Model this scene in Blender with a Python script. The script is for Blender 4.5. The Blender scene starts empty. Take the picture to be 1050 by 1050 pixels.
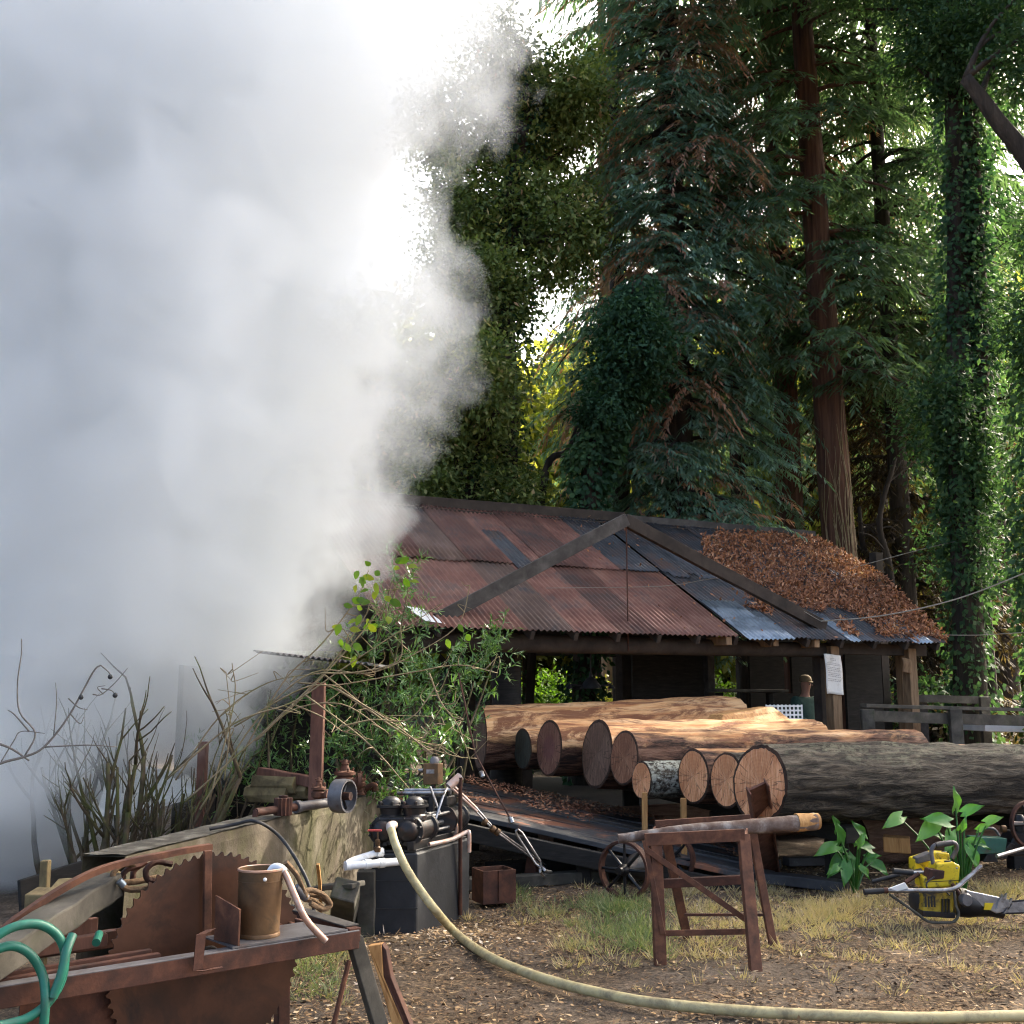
import bpy, math, random
import numpy as np
from mathutils import Vector, Matrix, noise as mnoise
random.seed(7)
rng = np.random.default_rng(11)
R = math.radians
scene = bpy.context.scene
col = scene.collection

# ------------------------------------------------------------------ camera, sky, sun, exposure
FPX = 1126.0
PITCH = math.atan(195.0 / FPX)
cd = bpy.data.cameras.new("camera"); cam = bpy.data.objects.new("camera", cd); col.objects.link(cam)
cam.location = (0, 0, 1.6); cam.rotation_euler = (math.pi / 2 + PITCH, 0, 0)
cd.sensor_width = 36.0; cd.lens = 36.0 * FPX / 1050.0; cd.clip_end = 2000; cd.clip_start = 0.05
scene.camera = cam
HAZE = 0.0004
SUN_AZ, SUN_EL = R(48), R(37)
w = bpy.data.worlds.new("World"); scene.world = w; w.use_nodes = True
nt = w.node_tree; nt.nodes.clear()
wo = nt.nodes.new("ShaderNodeOutputWorld"); bg = nt.nodes.new("ShaderNodeBackground"); sk = nt.nodes.new("ShaderNodeTexSky")
sk.sky_type = 'NISHITA'; sk.sun_disc = False; sk.sun_elevation = SUN_EL; sk.sun_rotation = SUN_AZ
sk.air_density = 0.4; sk.dust_density = 5.0; sk.ozone_density = 2.0
bg.inputs[1].default_value = 0.15
wb = nt.nodes.new("ShaderNodeMix"); wb.data_type = 'RGBA'; wb.blend_type = 'MULTIPLY'; wb.inputs[0].default_value = 1.0; wb.inputs[7].default_value = (1.05, 1.0, 0.84, 1)
nt.links.new(sk.outputs[0], wb.inputs[6]); nt.links.new(wb.outputs[2], bg.inputs[0]); nt.links.new(bg.outputs[0], wo.inputs[0])
sd = bpy.data.lights.new("sun", 'SUN'); sun = bpy.data.objects.new("sun", sd); col.objects.link(sun)
sd.energy = 2.0; sd.angle = R(0.5); sd.color = (1.0, 0.90, 0.74)
sdir = Vector((math.sin(SUN_AZ) * math.cos(SUN_EL), math.cos(SUN_AZ) * math.cos(SUN_EL), math.sin(SUN_EL)))
sun.rotation_euler = sdir.to_track_quat('Z', 'Y').to_euler(); sun.location = sdir * 60
scene.view_settings.view_transform = 'Standard'; scene.view_settings.look = 'None'
scene.view_settings.exposure = 2.9; scene.view_settings.gamma = 1.0
scene.render.engine = 'CYCLES'
cy = scene.cycles
cy.max_bounces = 8; cy.diffuse_bounces = 3; cy.glossy_bounces = 2; cy.transmission_bounces = 3; cy.volume_bounces = 6
cy.transparent_max_bounces = 6; cy.caustics_reflective = False; cy.caustics_refractive = False
cy.volume_step_rate = 2.0; cy.volume_max_steps = 128
cy.filter_width = 1.15
cy.use_denoising = True
try: cy.denoiser = 'OPENIMAGEDENOISE'
except Exception: pass
cy.use_adaptive_sampling = True; cy.adaptive_threshold = 0.02

# ------------------------------------------------------------------ rays from photo pixels to points at a true depth or height
_c, _s = math.cos(PITCH), math.sin(PITCH)
def ray(px, py):
    a = (px - 525) / FPX; b = (525 - py) / FPX
    return Vector((a, _c - b * _s, _s + b * _c))
def at(px, py, Y):
    d = ray(px, py); return Vector((0, 0, 1.6)) + d * (Y / d.y)
def gnd(px, py, z=0.0):
    d = ray(px, py); return Vector((0, 0, 1.6)) + d * ((z - 1.6) / d.z)
def ease(a, b, x):
    t = min(1, max(0, (x - a) / (b - a))); return t * t * (3 - 2 * t)
def gh(x, y):
    r = math.hypot(x * 0.8, y)
    return 26.0 * ease(33, 120, r) * ease(-10, 30, y)

# ------------------------------------------------------------------ materials
def _ramp(nt, stops):
    n = nt.nodes.new("ShaderNodeValToRGB"); els = n.color_ramp.elements
    while len(els) > 1: els.remove(els[-1])
    els[0].position = stops[0][0]; els[0].color = (*stops[0][1], 1)
    for p, c in stops[1:]:
        e = els.new(p); e.color = (*c, 1)
    return n
def _noise(nt, vec, scale, detail=4, rough=0.6, dist=0.0):
    n = nt.nodes.new("ShaderNodeTexNoise"); n.inputs["Scale"].default_value = scale
    n.inputs["Detail"].default_value = detail; n.inputs["Roughness"].default_value = rough; n.inputs["Distortion"].default_value = dist
    nt.links.new(vec, n.inputs["Vector"]); return n
def _vec(nt, stretch):
    tc = nt.nodes.new("ShaderNodeTexCoord"); mp = nt.nodes.new("ShaderNodeMapping"); mp.inputs["Scale"].default_value = stretch
    nt.links.new(tc.outputs["Object"], mp.inputs["Vector"]); return mp.outputs[0]
def _math(nt, op, a, b=None, clamp=False):
    n = nt.nodes.new("ShaderNodeMath"); n.operation = op; n.use_clamp = clamp
    for i, v in enumerate((a, b)):
        if v is None: continue
        if isinstance(v, (int, float)): n.inputs[i].default_value = v
        else: nt.links.new(v, n.inputs[i])
    return n.outputs[0]
def _mix(nt, fac, a, b, mode='MIX'):
    n = nt.nodes.new("ShaderNodeMix"); n.data_type = 'RGBA'; n.blend_type = mode
    for sock, v in ((n.inputs[0], fac), (n.inputs[6], a), (n.inputs[7], b)):
        if isinstance(v, (int, float)): sock.default_value = v
        elif isinstance(v, tuple): sock.default_value = (*v, 1)
        else: nt.links.new(v, sock)
    return n.outputs[2]
def mat(name, stops, scale=4, detail=6, stretch=(1, 1, 1), rough=0.8, bump=0.3, bscale=None, metal=0.0, dirt=None, dirt_scale=1.2, dirt_pos=(0.5, 0.65), spec=0.4, bdist=0.01, vary=0.0, rvar=0.0):
    """A noise-coloured surface: colour ramp over stretched noise, an optional second patchy colour (rust, moss, dirt), bump."""
    m = bpy.data.materials.new(name); m.use_nodes = True; nt = m.node_tree; b = nt.nodes["Principled BSDF"]
    v = _vec(nt, stretch)
    n = _noise(nt, v, scale, detail, 0.62, 0.3)
    r = _ramp(nt, stops); nt.links.new(n.outputs[0], r.inputs[0]); c = r.outputs[0]
    if dirt:
        v2 = _vec(nt, (1, 1, 1)); n2 = _noise(nt, v2, dirt_scale, 7, 0.7, 0.6)
        r2 = _ramp(nt, [(dirt_pos[0], (0, 0, 0)), (dirt_pos[1], (1, 1, 1))]); nt.links.new(n2.outputs[0], r2.inputs[0])
        c = _mix(nt, r2.outputs[0], c, dirt)
    if vary:
        oi = nt.nodes.new("ShaderNodeObjectInfo"); mr = nt.nodes.new("ShaderNodeMapRange")
        mr.inputs[3].default_value = 1 - vary; mr.inputs[4].default_value = 1 + vary
        nt.links.new(oi.outputs["Random"], mr.inputs[0])
        hsv = nt.nodes.new("ShaderNodeHueSaturation"); nt.links.new(c, hsv.inputs["Color"]); nt.links.new(mr.outputs[0], hsv.inputs["Value"]); c = hsv.outputs[0]
    nt.links.new(c, b.inputs["Base Color"])
    b.inputs["Roughness"].default_value = rough; b.inputs["Metallic"].default_value = metal; b.inputs["Specular IOR Level"].default_value = spec
    if rvar:
        rr = nt.nodes.new("ShaderNodeMapRange"); rr.inputs[3].default_value = rough - rvar; rr.inputs[4].default_value = rough + rvar
        nt.links.new(n.outputs[0], rr.inputs[0]); nt.links.new(rr.outputs[0], b.inputs["Roughness"])
    if bump:
        nb = _noise(nt, v, bscale or scale * 3, 6, 0.65)
        bp = nt.nodes.new("ShaderNodeBump"); bp.inputs["Strength"].default_value = bump; bp.inputs["Distance"].default_value = bdist
        nt.links.new(nb.outputs[0], bp.inputs["Height"]); nt.links.new(bp.outputs[0], b.inputs["Normal"])
    return m
def leafmat(name, stops, trans=0.4, rough=0.5, gloss=0.3, tcol=(1.6, 1.7, 0.8)):
    """Leaves: colour ramp over the per-leaf tint attribute, thin-sheet translucency."""
    m = bpy.data.materials.new(name); m.use_nodes = True; nt = m.node_tree; b = nt.nodes["Principled BSDF"]; out = nt.nodes["Material Output"]
    a = nt.nodes.new("ShaderNodeAttribute"); a.attribute_name = "tint"
    r = _ramp(nt, stops); nt.links.new(a.outputs["Fac"], r.inputs[0])
    nt.links.new(r.outputs[0], b.inputs["Base Color"]); b.inputs["Roughness"].default_value = rough; b.inputs["Specular IOR Level"].default_value = gloss
    if trans:
        t = nt.nodes.new("ShaderNodeBsdfTranslucent"); nt.links.new(_mix(nt, 1.0, r.outputs[0], tcol, 'MULTIPLY'), t.inputs[0])
        ms = nt.nodes.new("ShaderNodeMixShader"); ms.inputs[0].default_value = trans
        nt.links.new(b.outputs[0], ms.inputs[1]); nt.links.new(t.outputs[0], ms.inputs[2]); nt.links.new(ms.outputs[0], out.inputs[0])
    return m

M = {}
M['rust'] = mat("rusty_iron", [(0.3, (0.0210, 0.0095, 0.0066)), (0.5, (0.0562, 0.0203, 0.0120)), (0.72, (0.1125, 0.0418, 0.0216))], 9, rough=0.75, bump=0.35, bscale=60, bdist=0.003, metal=0.15)
M['rust_red'] = mat("red_rust", [(0.3, (0.0380, 0.0155, 0.0085)), (0.5, (0.0902, 0.0346, 0.0178)), (0.75, (0.1805, 0.0734, 0.0357))], 10, rough=0.8, bump=0.4, bscale=50, bdist=0.003)
M['blade'] = mat("rusty_blade", [(0.32, (0.0300, 0.0128, 0.0066)), (0.5, (0.0562, 0.0221, 0.0113)), (0.72, (0.0863, 0.0356, 0.0179))], 3.5, rough=0.5, bump=0.15, bscale=40, bdist=0.002, metal=0.35, dirt=(0.0225, 0.0121, 0.0086), dirt_scale=2.5, rvar=0.15)
M['iron'] = mat("black_iron", [(0.3, (0.007, 0.007, 0.008)), (0.6, (0.02, 0.02, 0.022)), (0.8, (0.05, 0.045, 0.042))], 8, rough=0.4, bump=0.2, bscale=40, bdist=0.003, metal=0.4, dirt=(0.055, 0.028, 0.018), dirt_scale=6, dirt_pos=(0.56, 0.72))
M['steel'] = mat("worn_steel", [(0.3, (0.16, 0.16, 0.17)), (0.7, (0.42, 0.42, 0.43))], 14, rough=0.38, bump=0.1, metal=0.9, dirt=(0.10, 0.06, 0.04), dirt_scale=9, dirt_pos=(0.55, 0.7))
M['greysteel'] = mat("grey_painted_steel", [(0.3, (0.0744, 0.0720, 0.0754)), (0.7, (0.1488, 0.1410, 0.1450))], 10, rough=0.5, bump=0.15, metal=0.3, dirt=(0.0744, 0.0360, 0.0232), dirt_scale=8, dirt_pos=(0.55, 0.75))
M['concrete'] = mat("old_concrete", [(0.3, (0.045, 0.036, 0.025)), (0.5, (0.095, 0.078, 0.056)), (0.7, (0.19, 0.165, 0.13))], 2.6, 9, rough=0.95, bump=0.7, bscale=18, bdist=0.012, dirt=(0.055, 0.055, 0.022), dirt_scale=1.7, dirt_pos=(0.48, 0.7), spec=0.2)
M['conc_top'] = mat("bleached_concrete", [(0.40, (0.0300, 0.0252, 0.0174)), (0.54, (0.0660, 0.0588, 0.0441)), (0.70, (0.1800, 0.1680, 0.1421))], 9, 9, rough=0.95, bump=0.6, bscale=25, bdist=0.01)
M['dirt'] = None
M['oldwood'] = mat("weathered_wood", [(0.3, (0.0252, 0.0231, 0.0185)), (0.55, (0.0684, 0.0616, 0.0488)), (0.8, (0.1368, 0.1225, 0.0990))], 5, stretch=(1, 1, 1), rough=0.9, bump=0.4, bscale=30, bdist=0.004, dirt=(0.0432, 0.0490, 0.0198), dirt_scale=4, dirt_pos=(0.55, 0.75))
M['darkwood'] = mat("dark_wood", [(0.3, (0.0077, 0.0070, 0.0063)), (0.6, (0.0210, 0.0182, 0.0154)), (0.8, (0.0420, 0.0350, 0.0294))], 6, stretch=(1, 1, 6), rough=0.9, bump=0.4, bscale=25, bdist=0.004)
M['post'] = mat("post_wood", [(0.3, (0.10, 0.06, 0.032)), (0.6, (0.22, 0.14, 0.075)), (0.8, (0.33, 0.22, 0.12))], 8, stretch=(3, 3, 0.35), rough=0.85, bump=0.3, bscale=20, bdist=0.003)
M['deck'] = mat("wet_black_plank", [(0.3, (0.012, 0.013, 0.015)), (0.55, (0.034, 0.035, 0.038)), (0.8, (0.085, 0.085, 0.09))], 5, stretch=(0.5, 3, 2), rough=0.55, bump=0.4, bscale=20, bdist=0.004, dirt=(0.16, 0.062, 0.032), dirt_scale=1.5, dirt_pos=(0.52, 0.62), vary=0.35)
M['beam'] = mat("tarred_beam", [(0.3, (0.014, 0.014, 0.016)), (0.6, (0.04, 0.04, 0.044)), (0.8, (0.12, 0.12, 0.12))], 5, rough=0.6, bump=0.35, bscale=22, bdist=0.004)
M['redwood'] = mat("red_board", [(0.3, (0.07, 0.028, 0.018)), (0.6, (0.16, 0.07, 0.045)), (0.8, (0.28, 0.15, 0.10))], 7, stretch=(2, 2, 0.5), rough=0.8, bump=0.3, bscale=20, bdist=0.003)
M['orangewood'] = mat("split_cedar", [(0.3, (0.24, 0.11, 0.035)), (0.55, (0.42, 0.22, 0.075)), (0.8, (0.56, 0.34, 0.14))], 9, stretch=(4, 4, 0.4), rough=0.75, bump=0.3, bscale=16, bdist=0.003)
M['black'] = mat("black_rubber", [(0.3, (0.008, 0.008, 0.009)), (0.7, (0.025, 0.025, 0.027))], 12, rough=0.6, bump=0.1)
M['box'] = mat("tarred_box", [(0.3, (0.006, 0.007, 0.009)), (0.6, (0.014, 0.016, 0.020)), (0.8, (0.04, 0.04, 0.044))], 6, rough=0.55, bump=0.3, bscale=30, bdist=0.004)
M['pvc'] = mat("white_pvc", [(0.3, (0.58, 0.60, 0.62)), (0.7, (0.75, 0.76, 0.77))], 7, rough=0.35, bump=0.05, dirt=(0.36, 0.34, 0.30), dirt_scale=12, dirt_pos=(0.55, 0.75))
M['hose'] = mat("cream_hose", [(0.3, (0.38, 0.31, 0.145)), (0.7, (0.48, 0.405, 0.22))], 16, rough=0.6, bump=0.15, dirt=(0.20, 0.165, 0.09), dirt_scale=8, dirt_pos=(0.45, 0.66))
M['greenhose'] = mat("green_hose", [(0.3, (0.0080, 0.0975, 0.0638)), (0.7, (0.0176, 0.1500, 0.1013))], 12, rough=0.38, bump=0.1, dirt=(0.0320, 0.1050, 0.0750), dirt_scale=9)
M['brass'] = mat("tarnished_brass", [(0.3, (0.0600, 0.0320, 0.0153)), (0.55, (0.1280, 0.0704, 0.0306)), (0.8, (0.2080, 0.1240, 0.0595))], 6, rough=0.55, bump=0.2, bscale=50, bdist=0.002, metal=0.4, dirt=(0.0480, 0.0336, 0.0204), dirt_scale=9, dirt_pos=(0.5, 0.75))
M['copper'] = mat("copper_pipe", [(0.3, (0.32, 0.16, 0.10)), (0.7, (0.55, 0.36, 0.27))], 12, rough=0.4, bump=0.1, metal=0.5, dirt=(0.40, 0.36, 0.32), dirt_scale=11)
M['pinkpipe'] = mat("heat_stained_pipe", [(0.3, (0.34, 0.19, 0.13)), (0.7, (0.55, 0.38, 0.30))], 12, rough=0.45, bump=0.1, metal=0.3, dirt=(0.50, 0.47, 0.43), dirt_scale=11, dirt_pos=(0.45, 0.65))
M['yellow'] = mat("chipped_yellow_paint", [(0.3, (0.52, 0.36, 0.008)), (0.7, (0.70, 0.52, 0.02))], 6, rough=0.4, bump=0.1, dirt=(0.05, 0.035, 0.02), dirt_scale=13, dirt_pos=(0.52, 0.66))
M['yellowworn'] = mat("oily_yellow_paint", [(0.3, (0.26, 0.16, 0.012)), (0.7, (0.48, 0.33, 0.02))], 6, rough=0.45, bump=0.2, dirt=(0.025, 0.02, 0.016), dirt_scale=11, dirt_pos=(0.46, 0.60))
M['greenpaint'] = mat("green_tin", [(0.3, (0.018, 0.075, 0.052)), (0.7, (0.035, 0.13, 0.09))], 7, rough=0.5, bump=0.15, dirt=(0.06, 0.05, 0.035), dirt_scale=9, dirt_pos=(0.52, 0.7))
M['redpaint'] = mat("red_paint", [(0.3, (0.28, 0.03, 0.025)), (0.7, (0.42, 0.06, 0.05))], 10, rough=0.5, bump=0.1)
M['paper'] = mat("notice_paper", [(0.3, (0.62, 0.60, 0.55)), (0.7, (0.75, 0.73, 0.68))], 5, rough=0.8, bump=0.1, dirt=(0.50, 0.46, 0.38), dirt_scale=5)
M['ink'] = mat("faded_ink", [(0.3, (0.24, 0.22, 0.20)), (0.7, (0.34, 0.32, 0.30))], 20, rough=0.9, bump=0)
M['white'] = mat("white_paint", [(0.3, (0.60, 0.60, 0.58)), (0.7, (0.76, 0.76, 0.73))], 6, rough=0.5, bump=0.1)
M['galv'] = mat("galvanised_sheet", [(0.3, (0.14, 0.18, 0.22)), (0.6, (0.28, 0.33, 0.38))], 3, rough=0.35, bump=0.1, metal=0.6, dirt=(0.10, 0.12, 0.14), dirt_scale=2.5)
M['slate'] = mat("dull_dark_sheet", [(0.3, (0.030, 0.033, 0.038)), (0.6, (0.065, 0.068, 0.075))], 3, rough=0.5, bump=0.15, metal=0.3, dirt=(0.10, 0.060, 0.045), dirt_scale=2, vary=0.3)
M['sheet_red'] = mat("rust_red_sheet", [(0.28, (0.0840, 0.0340, 0.0242)), (0.5, (0.1511, 0.0658, 0.0465)), (0.75, (0.2239, 0.1191, 0.0859))], 2.2, stretch=(1, 1, 1), rough=0.6, bump=0.2, bscale=30, bdist=0.003, dirt=(0.0728, 0.0544, 0.0485), dirt_scale=1.6, dirt_pos=(0.5, 0.68), vary=0.42, spec=0.3)
M['sheet_brown'] = mat("rust_brown_sheet", [(0.28, (0.0638, 0.0367, 0.0263)), (0.5, (0.1160, 0.0666, 0.0459)), (0.75, (0.1856, 0.1148, 0.0875))], 2.2, rough=0.6, bump=0.2, bscale=30, bdist=0.003, dirt=(0.0523, 0.0482, 0.0492), dirt_scale=1.6, dirt_pos=(0.5, 0.66), vary=0.42)
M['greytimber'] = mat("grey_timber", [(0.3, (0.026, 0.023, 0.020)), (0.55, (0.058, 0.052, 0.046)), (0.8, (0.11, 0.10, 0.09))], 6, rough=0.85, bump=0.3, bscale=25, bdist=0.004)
M['browntimber'] = mat("brown_black_timber", [(0.3, (0.018, 0.014, 0.011)), (0.6, (0.045, 0.034, 0.026)), (0.8, (0.08, 0.06, 0.045))], 5, rough=0.9, bump=0.4, bscale=20, bdist=0.005)  # one brown-black colour for the shed's frame timbers
M['jacket'] = mat("dark_green_cloth", [(0.3, (0.03, 0.065, 0.052)), (0.7, (0.05, 0.10, 0.082))], 14, rough=0.95, bump=0.3, bscale=30)
M['skin'] = mat("skin", [(0.3, (0.32, 0.16, 0.11)), (0.7, (0.42, 0.23, 0.16))], 8, rough=0.6, bump=0.05)
M['cap'] = mat("tan_cap", [(0.3, (0.16, 0.12, 0.07)), (0.7, (0.24, 0.18, 0.11))], 14, rough=0.9, bump=0.2)
M['twig'] = mat("mossy_twig", [(0.3, (0.0405, 0.0275, 0.0165)), (0.55, (0.0945, 0.0650, 0.0374)), (0.8, (0.1755, 0.1250, 0.0715))], 9, rough=0.9, bump=0.3, dirt=(0.0810, 0.0900, 0.0198), dirt_scale=3.0, dirt_pos=(0.45, 0.65))
M['cane'] = mat("pale_cane", [(0.3, (0.16, 0.115, 0.065)), (0.7, (0.30, 0.23, 0.13))], 9, rough=0.8, bump=0.2, dirt=(0.16, 0.15, 0.05), dirt_scale=3)
M['greytwig'] = mat("grey_twig", [(0.3, (0.09, 0.08, 0.07)), (0.7, (0.17, 0.15, 0.13))], 9, rough=0.9, bump=0.2)
M['rope'] = mat("hemp_rope", [(0.3, (0.10, 0.06, 0.032)), (0.7, (0.24, 0.155, 0.085))], 30, rough=0.95, bump=0.6, bscale=60)
M['wire'] = mat("pale_wire", [(0.3, (0.13, 0.12, 0.10)), (0.7, (0.25, 0.23, 0.19))], 30, rough=0.6, bump=0.1)
# bark
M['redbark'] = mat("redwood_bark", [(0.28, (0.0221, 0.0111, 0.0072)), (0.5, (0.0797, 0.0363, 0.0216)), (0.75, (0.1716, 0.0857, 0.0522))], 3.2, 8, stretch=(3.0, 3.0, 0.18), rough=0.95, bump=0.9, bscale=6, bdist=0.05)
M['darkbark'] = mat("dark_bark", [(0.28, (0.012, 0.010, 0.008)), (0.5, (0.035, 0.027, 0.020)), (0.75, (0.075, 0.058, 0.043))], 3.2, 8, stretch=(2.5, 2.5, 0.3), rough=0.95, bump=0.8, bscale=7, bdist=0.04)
M['palebark'] = mat("sunny_bark", [(0.28, (0.10, 0.06, 0.03)), (0.6, (0.30, 0.20, 0.11))], 3.2, 8, stretch=(2.5, 2.5, 0.3), rough=0.95, bump=0.8, bscale=7, bdist=0.04)  # paler than the other barks: this trunk's sunlight is put into its colour
# leaves (per-leaf tint)
M['leaf_bay'] = leafmat("broad_leaves", [(0, (0.0574, 0.0826, 0.0298)), (0.35, (0.1215, 0.1666, 0.0562)), (0.65, (0.2092, 0.2446, 0.0844)), (0.85, (0.3510, 0.3224, 0.1594)), (1, (0.4387, 0.2730, 0.1688))], 0.4, gloss=0.12, rough=0.6)
M['leaf_dark'] = leafmat("dark_ivy_leaves", [(0, (0.0182, 0.0468, 0.0284)), (0.6, (0.0377, 0.0871, 0.0473)), (1, (0.0702, 0.1404, 0.0594))], 0.28, gloss=0.12, rough=0.6)
M['leaf_fir'] = leafmat("redwood_needles", [(0, (0.0701, 0.1288, 0.0972)), (0.35, (0.1162, 0.2012, 0.1536)), (0.62, (0.1863, 0.2898, 0.2268)), (0.72, (0.2024, 0.1610, 0.1224)), (0.85, (0.2645, 0.1449, 0.1080)), (1, (0.3726, 0.2012, 0.1476))], 0.35, gloss=0.12, rough=0.6)
M['leaf_green'] = leafmat("fresh_redwood_needles", [(0, (0.0455, 0.0820, 0.0512)), (0.5, (0.0949, 0.1565, 0.0924)), (0.88, (0.1644, 0.2401, 0.1277)), (1, (0.2467, 0.1441, 0.0958))], 0.38, gloss=0.12, rough=0.6)
M['leaf_ivy'] = leafmat("green_ivy_leaves", [(0, (0.0259, 0.0574, 0.0316)), (0.6, (0.0547, 0.1094, 0.0510)), (1, (0.1075, 0.1722, 0.0714))], 0.32, gloss=0.12, rough=0.6)
M['leaf_brown'] = leafmat("dry_brown_sprays", [(0, (0.033, 0.025, 0.016)), (0.6, (0.075, 0.053, 0.031)), (1, (0.135, 0.091, 0.046))], 0.3, gloss=0.12, rough=0.6)
M['leaf_sun'] = leafmat("yellow_green_leaves", [(0, (0.120, 0.149, 0.028)), (0.5, (0.240, 0.241, 0.050)), (1, (0.408, 0.333, 0.088))], 0.55)
M['leaf_lime'] = leafmat("lime_leaves", [(0, (0.0560, 0.1190, 0.0135)), (0.6, (0.1120, 0.2040, 0.0225)), (1, (0.2240, 0.2550, 0.0270))], 0.5)
M['leaf_bush'] = leafmat("narrow_bush_leaves", [(0, (0.0360, 0.0834, 0.0230)), (0.6, (0.0810, 0.1693, 0.0440)), (1, (0.1680, 0.2578, 0.0650))], 0.25, rough=0.35, gloss=0.5)
M['leaf_calla'] = leafmat("calla_leaves", [(0, (0.0340, 0.1250, 0.0216)), (0.6, (0.0765, 0.2375, 0.0384)), (1, (0.1700, 0.3375, 0.0720))], 0.3, rough=0.3, gloss=0.5)
M['grass'] = leafmat("grass_blades", [(0, (0.0986, 0.1452, 0.0599)), (0.35, (0.1873, 0.2226, 0.1097)), (0.7, (0.3351, 0.2807, 0.1596)), (1, (0.4337, 0.3388, 0.1995))], 0.3)
M['litter'] = leafmat("leaf_litter", [(0, (0.0360, 0.0228, 0.0149)), (0.3, (0.1020, 0.0624, 0.0356)), (0.6, (0.2520, 0.1560, 0.0782)), (0.85, (0.4320, 0.3000, 0.1552)), (1, (0.5520, 0.4680, 0.3680))], 0.0, rough=0.9)
M['roofleaf'] = leafmat("brown_roof_leaves", [(0, (0.0750, 0.0300, 0.0161)), (0.45, (0.2375, 0.1000, 0.0517)), (0.85, (0.4125, 0.2000, 0.1092)), (1, (0.6000, 0.4125, 0.2760))], 0.1, rough=0.8)

def ground_material():
    m = bpy.data.materials.new("yard_earth"); m.use_nodes = True; nt = m.node_tree; b = nt.nodes["Principled BSDF"]
    v = _vec(nt, (1, 1, 1))
    big = _noise(nt, v, 0.55, 6, 0.6, 0.5); mid = _noise(nt, v, 3.2, 8, 0.7, 0.4); fine = _noise(nt, v, 38, 6, 0.7)
    r1 = _ramp(nt, [(0.3, (0.042, 0.033, 0.026)), (0.5, (0.098, 0.077, 0.058)), (0.7, (0.175, 0.14, 0.108))]); nt.links.new(mid.outputs[0], r1.inputs[0])
    r2 = _ramp(nt, [(0.45, (0, 0, 0)), (0.62, (1, 1, 1))]); nt.links.new(big.outputs[0], r2.inputs[0])
    straw = _ramp(nt, [(0.32, (0.04, 0.029, 0.019)), (0.5, (0.11, 0.075, 0.044)), (0.7, (0.23, 0.165, 0.095))]); nt.links.new(fine.outputs[0], straw.inputs[0])
    c = _mix(nt, r2.outputs[0], r1.outputs[0], straw.outputs[0])
    r3 = _ramp(nt, [(0.35, (0.45, 0.45, 0.45)), (0.7, (1.45, 1.4, 1.35))]); nt.links.new(fine.outputs[0], r3.inputs[0])
    c = _mix(nt, 1.0, c, r3.outputs[0], 'MULTIPLY')
    nt.links.new(c, b.inputs["Base Color"]); b.inputs["Roughness"].default_value = 0.95; b.inputs["Specular IOR Level"].default_value = 0.2
    h = _math(nt, 'ADD', fine.outputs[0], mid.outputs[0])
    bp = nt.nodes.new("ShaderNodeBump"); bp.inputs["Strength"].default_value = 0.9; bp.inputs["Distance"].default_value = 0.02
    nt.links.new(h, bp.inputs["Height"]); nt.links.new(bp.outputs[0], b.inputs["Normal"])
    return m
M['dirt'] = ground_material()

# ------------------------------------------------------------------ object helpers
def tag(o, label, cat, group=None, kind=None):
    if label: o["label"] = label
    if cat: o["category"] = cat
    if group: o["group"] = group
    if kind: o["kind"] = kind
    return o
def thing(name, label, cat, loc=(0, 0, 0), group=None, mw=None):
    o = bpy.data.objects.new(name, None); col.objects.link(o); o.empty_display_size = 0.1
    o.matrix_world = mw if mw is not None else Matrix.Translation(Vector(loc))
    o["_m"] = [x for r in o.matrix_world for x in r]
    return tag(o, label, cat, group)
def _adopt(o, parent, local):
    """Parent o; vertices are in world coordinates unless local."""
    o.parent = parent
    p = parent
    if "_m" in p and not local:
        f = p["_m"]; m = Matrix([f[i * 4:i * 4 + 4] for i in range(4)]); o.matrix_parent_inverse = m.inverted()
def add_mesh(name, me, material, parent=None, local=False):
    o = bpy.data.objects.new(name, me); col.objects.link(o)
    if material: me.materials.append(material)
    if parent: _adopt(o, parent, local)
    return o
def frame(o, x, y=None, z=Vector((0, 0, 1))):
    """Matrix with local X along x, Z near z, origin o."""
    x = Vector(x).normalized(); y_ = Vector(z).cross(x).normalized(); z_ = x.cross(y_)
    m = Matrix((x, y_, z_)).transposed().to_4x4(); m.translation = Vector(o); return m
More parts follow.
